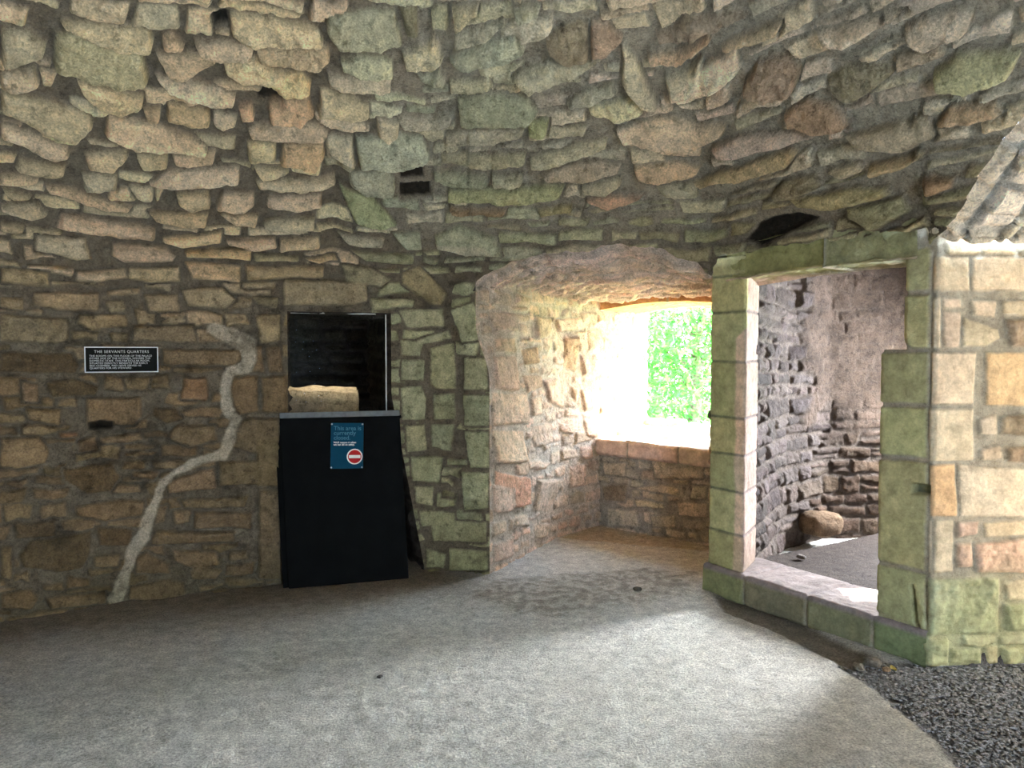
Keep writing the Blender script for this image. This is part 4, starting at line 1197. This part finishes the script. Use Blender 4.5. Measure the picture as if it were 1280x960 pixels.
bp_ = (D0 + dn * 1.25 + dd * .22)
o = rock('masonry_block', (.80, .45, 1.25), (bp_[0] + .02, bp_[1], 0), ang, 301, (.24, .17, .10), 4, .86, .10)
tag(o, 'rough stone block with a sunlit top, standing in the dark room behind the black board', 'stone block')
rp_ = fl(1021, 664, .10)
o = rock('fallen_rock', (.30, .24, .18), (rp_[0] - .02, rp_[1] - .12, .10), .3, 311, (.20, .13, .08), 3, .35, .12)
tag(o, 'brown fallen rock lying on the closet floor against its back wall', 'rock')
for i, (px, py, s_, z_, lab, nm, cc) in enumerate([
    (797, 738, .055, 0, 'dark flat clod of debris on the floor before the window embrasure', 'debris_clod', (.08, .07, .05)),
    (741, 657, .045, 0, 'small dark pebble at the inner corner under the window', 'pebble', (.10, .08, .06)),
    (803, 657, .05, 0, 'small dark pebble against the wall below the window middle', 'pebble', (.10, .08, .06)),
    (1002, 698, .06, .11, 'small grey stone on the closet floor behind the threshold', 'pebble', (.25, .22, .2)),
    (964, 672, .07, .11, 'small grey stone at the left foot of the closet wall', 'pebble', (.22, .2, .18)),
    (109, 880, .022, 0, 'tiny white pebble on the floor at lower left', 'pebble', (.7, .65, .55)),
    (475, 847, .030, 0, 'tiny dark chip on the open floor below the barrier board', 'pebble', (.1, .09, .08)),
    (1073, 836, .06, 0, 'broken stone chip at the gravel edge before the threshold', 'stone_chip', (.30, .26, .2)),
    (1090, 831, .08, 0, 'larger flat stone chip beside the threshold foot', 'stone_chip', (.22, .19, .15)),
    (1108, 838, .04, 0, 'brown stone chip on the gravel left of the mossy corner', 'stone_chip', (.3, .2, .12)),
]):
    p = fl(px, py, z_); o = rock(nm + ('' if nm not in bpy.data.objects else '.%03d' % i), (s_, s_ * .7, s_ * .45), (p[0], p[1], z_ - .003), i * .7, 320 + i, cc, 2, .3, .25)
    tag(o, lab, 'pebble' if 'pebble' in nm else ('debris' if 'debris' in nm else 'stone'))
# dead leaves at the foot of the corner
M_LEAFD = mat_plain('dead_leaf', (.45, .36, .10), .6, .3, .4)
for i, (px, py, a, lab) in enumerate([(1167, 832, .4, 'yellow fallen leaf on the gravel at the foot of the mossy corner'), (1117, 836, 1.5, 'ochre fallen leaf on the gravel between the stone chips and the mossy corner')]):
    p = fl(px, py); o = None
    vs = []; 
    for t_ in np.linspace(-1, 1, 9):
        w = .013 * (1 - t_ * t_) ** .7
        for s_ in (-1, 0, 1): vs.append((t_ * .03, s_ * w, .006 * abs(s_) + .006 * t_ * t_))
    nvs = len(vs); vs += [(x, y, z - .0008) for x, y, z in vs]
    fs = [(r_ * 3 + c_, r_ * 3 + c_ + 1, r_ * 3 + c_ + 4, r_ * 3 + c_ + 3) for r_ in range(8) for c_ in range(2)]; fs += [tuple(q + nvs for q in reversed(f_)) for f_ in fs]
    o = mesh_obj('fallen_leaf', vs, fs, M_LEAFD, None, True, loc=(p[0], p[1], -.004)); o.rotation_euler = (0, 0, a); tag(o, lab, 'leaf')

# ------------------------------------------------------------------ outside the window
M_GRASS = mat_plain('meadow_ground', (.12, .22, .05), .9, .1, .4, 3)
def S_out(U, T): return np.stack([U, T, -.6 + .10 * (T - 8) * 0 + .3 * fbm(U * .3, T * .3, 400, 3)], -1)
gx = np.arange(-14, 22, .5); gy = np.arange(7.6, 34, .5); GX, GY = np.meshgrid(gx, gy)
# keep clear of the building footprint
og = grid_mesh('ground_outside', S_out(GX, GY), None, None, M_GRASS)
mm, nt, b = new_mat('green_leaf', .5, .3); N, Lk = nt.nodes, nt.links
oi = N.new('ShaderNodeTexNoise'); oi.inputs['Scale'].default_value = 2.5; tc = N.new('ShaderNodeTexCoord'); Lk.new(tc.outputs['Object'], oi.inputs['Vector'])
rmp = N.new('ShaderNodeValToRGB'); rmp.color_ramp.elements[0].position = .35; rmp.color_ramp.elements[0].color = (.03, .15, .02, 1); rmp.color_ramp.elements[1].position = .65; rmp.color_ramp.elements[1].color = (.09, .30, .045, 1)
Lk.new(oi.outputs[0], rmp.inputs[0]); Lk.new(rmp.outputs[0], b.inputs['Base Color'])
tr = N.new('ShaderNodeBsdfTranslucent'); tr.inputs[0].default_value = (.07, .33, .03, 1); mixs = N.new('ShaderNodeMixShader'); mixs.inputs[0].default_value = .4
Lk.new(b.outputs[0], mixs.inputs[1]); Lk.new(tr.outputs[0], mixs.inputs[2]); Lk.new(mixs.outputs[0], N['Material Output'].inputs[0])
M_BARK = mat_plain('bark', (.12, .09, .06), .9, .1, .4)
def tree(name, x, y, h, w, nleaf, seed, label):
    rn = np.random.RandomState(seed); t = empty(name, frame((x, y, -.6), (1, 0, 0), (0, 0, 1)))
    tag(t, label, 'tree', None)
    vs, fs = [], []
    def limb(p0, p1, r0, r1):
        p0, p1 = np.array(p0), np.array(p1); d = p1 - p0; d /= np.linalg.norm(d); a = np.cross(d, [.3, .9, .1]); a /= np.linalg.norm(a); b_ = np.cross(d, a); k0 = len(vs)
        for p, r_ in ((p0, r0), (p1, r1)):
            for i in range(7): vs.append(p + (a * math.cos(i * 2 * PI / 7) + b_ * math.sin(i * 2 * PI / 7)) * r_)
        for i in range(7): fs.append((k0 + i, k0 + (i + 1) % 7, k0 + 7 + (i + 1) % 7, k0 + 7 + i))
    limb((0, 0, 0), (.1, 0, h * .5), .13, .09); limb((.1, 0, h * .5), (0, .1, h * .85), .09, .04)
    cl = []
    for i in range(26):
        a = rn.rand() * 6.28; rr_ = w * (.25 + .75 * rn.rand() ** .5); zc = h * (.12 + .88 * rn.rand()); rr_ *= math.sqrt(max(.1, 1 - ((zc / h - .5) * 1.7) ** 2))
        c = np.array([rr_ * math.cos(a), rr_ * math.sin(a), zc]); cl.append(c); limb((.08, 0, max(.1, zc * .7)), c, .035, .012)
    mesh_obj('trunk', vs, fs, M_BARK, t, True)
    c = np.array(cl)[rn.randint(0, len(cl), nleaf)] + rn.randn(nleaf, 3) * np.array([.42, .42, .34])
    n_ = rn.randn(nleaf, 3) + [0, 0, .8]; n_ /= np.linalg.norm(n_, axis=1, keepdims=True)
    a = np.cross(n_, rn.randn(nleaf, 3)); a /= np.linalg.norm(a, axis=1, keepdims=True); b_ = np.cross(n_, a)
    L = rn.uniform(.03, .07, (nleaf, 1))
    # leaf: folded pair of quads, six outline points
    pts = np.stack([c - a * L, c - a * L * .2 + b_ * L * .42 + n_ * L * .12, c + a * L * .5 + b_ * L * .3 + n_ * L * .1, c + a * L, c + a * L * .5 - b_ * L * .3 + n_ * L * .1, c - a * L * .2 - b_ * L * .42 + n_ * L * .12], 1)
    me = bpy.data.meshes.new('foliage'); V_ = pts.reshape(-1, 3); F_ = (np.arange(nleaf)[:, None] * 6)
    f1 = np.concatenate([F_ + 0, F_ + 1, F_ + 2, F_ + 3], 1); f2 = np.concatenate([F_ + 0, F_ + 3, F_ + 4, F_ + 5], 1); FF = np.concatenate([f1, f2])
    me.vertices.add(len(V_)); me.vertices.foreach_set('co', V_.reshape(-1)); me.loops.add(len(FF) * 4); me.loops.foreach_set('vertex_index', FF.reshape(-1).astype(np.int32)); me.polygons.add(len(FF)); me.polygons.foreach_set('loop_start', np.arange(len(FF), dtype=np.int32) * 4)
    me.update(calc_edges=True); me.materials.append(mm); o = bpy.data.objects.new('foliage', me); C.objects.link(o); o.parent = t
    return t
tree('leafy_tree', 2.6, 11.2, 3.6, 1.0, 15000, 1, 'bright green leafy tree nearest outside the window')
tree('leafy_tree.001', 6.6, 12.4, 4.6, 1.2, 12000, 2, 'sunlit green tree outside the window, behind the right edge of the opening')
tree('leafy_tree.002', 3.2, 17.5, 5.6, 2.0, 15000, 3, 'green tree farthest back, seen through gaps in the nearer foliage')

# ------------------------------------------------------------------ light
def area(name, loc, direction, sx, sy, power, col=(1, 1, 1), spread=PI):
    l = bpy.data.lights.new(name, 'AREA'); l.shape = 'RECTANGLE'; l.size = sx; l.size_y = sy; l.energy = power; l.color = col; l.spread = spread
    o = bpy.data.objects.new(name, l); C.objects.link(o); o.location = loc
    o.rotation_euler = Vector(direction).to_track_quat('-Z', 'Z').to_euler(); return o
to_sun = Vector((.80 * math.cos(math.radians(53)), .60 * math.cos(math.radians(53)), math.sin(math.radians(53))))
sl = bpy.data.lights.new('sun', 'SUN'); sl.energy = 150; sl.angle = math.radians(.6); sl.color = (1, .93, .82)
so = bpy.data.objects.new('sun', sl); C.objects.link(so); so.rotation_euler = (-to_sun).to_track_quat('-Z', 'Z').to_euler(); so.location = (4, 10, 9)
w = bpy.data.worlds.new('world'); bpy.context.scene.world = w; w.use_nodes = True
bg = w.node_tree.nodes['Background']; bg.inputs[0].default_value = (.56, .74, 1., 1); bg.inputs[1].default_value = 27.
# daylight through the window
wm = (O0 + O1) / 2
area('daylight_window', (wm[0] + .02, wm[1] + .02, 1.4), (-(nW[0]), -(nW[1]), -.05), .95, 1.1, 1, (.8, .9, 1)).data.cycles.is_portal = True
# daylight through the closet's side window and the passage on the right; added fill from behind
mid = np.array(pc_((um0 + um1) / 2)).reshape(2)
area('daylight_closet', (mid[0] + .02, mid[1] + .12, 1.35), (-.78, -.63, -.5), .6, 1.05, 320, (.89, .94, 1.))
area('daylight_passage', (4.75, 2.95, .75), (-1, .05, .42), 1.35, 1.2, 58, (1, .93, .82))  # set low and tilted up to brighten the vault, as assumed ground bounce
eb = np.array(PER((uE0 + uE1) / 2)).reshape(2)
area('fill_entrance', (eb[0], eb[1] - .05, 1.0), (0, 1, .05), 1.05, 1.75, 6, (1, .95, .86))  # weak fill lamp added in the unseen entrance behind the camera
ib = D0 + dd * .80 + dn * .95
area('daylight_inner_shaft', (ib[0], ib[1], 2.3), (-dd[0] * .5 + dn[0] * .3, -dd[1] * .5 + dn[1] * .3, -1.05), .12, .12, 5, (1, .95, .85), math.radians(60))

cam = bpy.data.cameras.new('camera'); co = bpy.data.objects.new('camera', cam); C.objects.link(co)
co.location = (0, 0, HC); co.rotation_euler = (PI / 2 - PITCH, 0, 0); cam.sensor_width = 36; cam.lens = F / 1280 * 36; cam.clip_start = .05
sc = bpy.context.scene; sc.camera = co
sc.view_settings.view_transform = 'Standard'; sc.view_settings.look = 'None'; sc.view_settings.gamma = 1; sc.view_settings.use_curve_mapping = False
sc.view_settings.exposure = .95
sc.cycles.use_denoising = True
sc.cycles.max_bounces = 8; sc.cycles.diffuse_bounces = 5
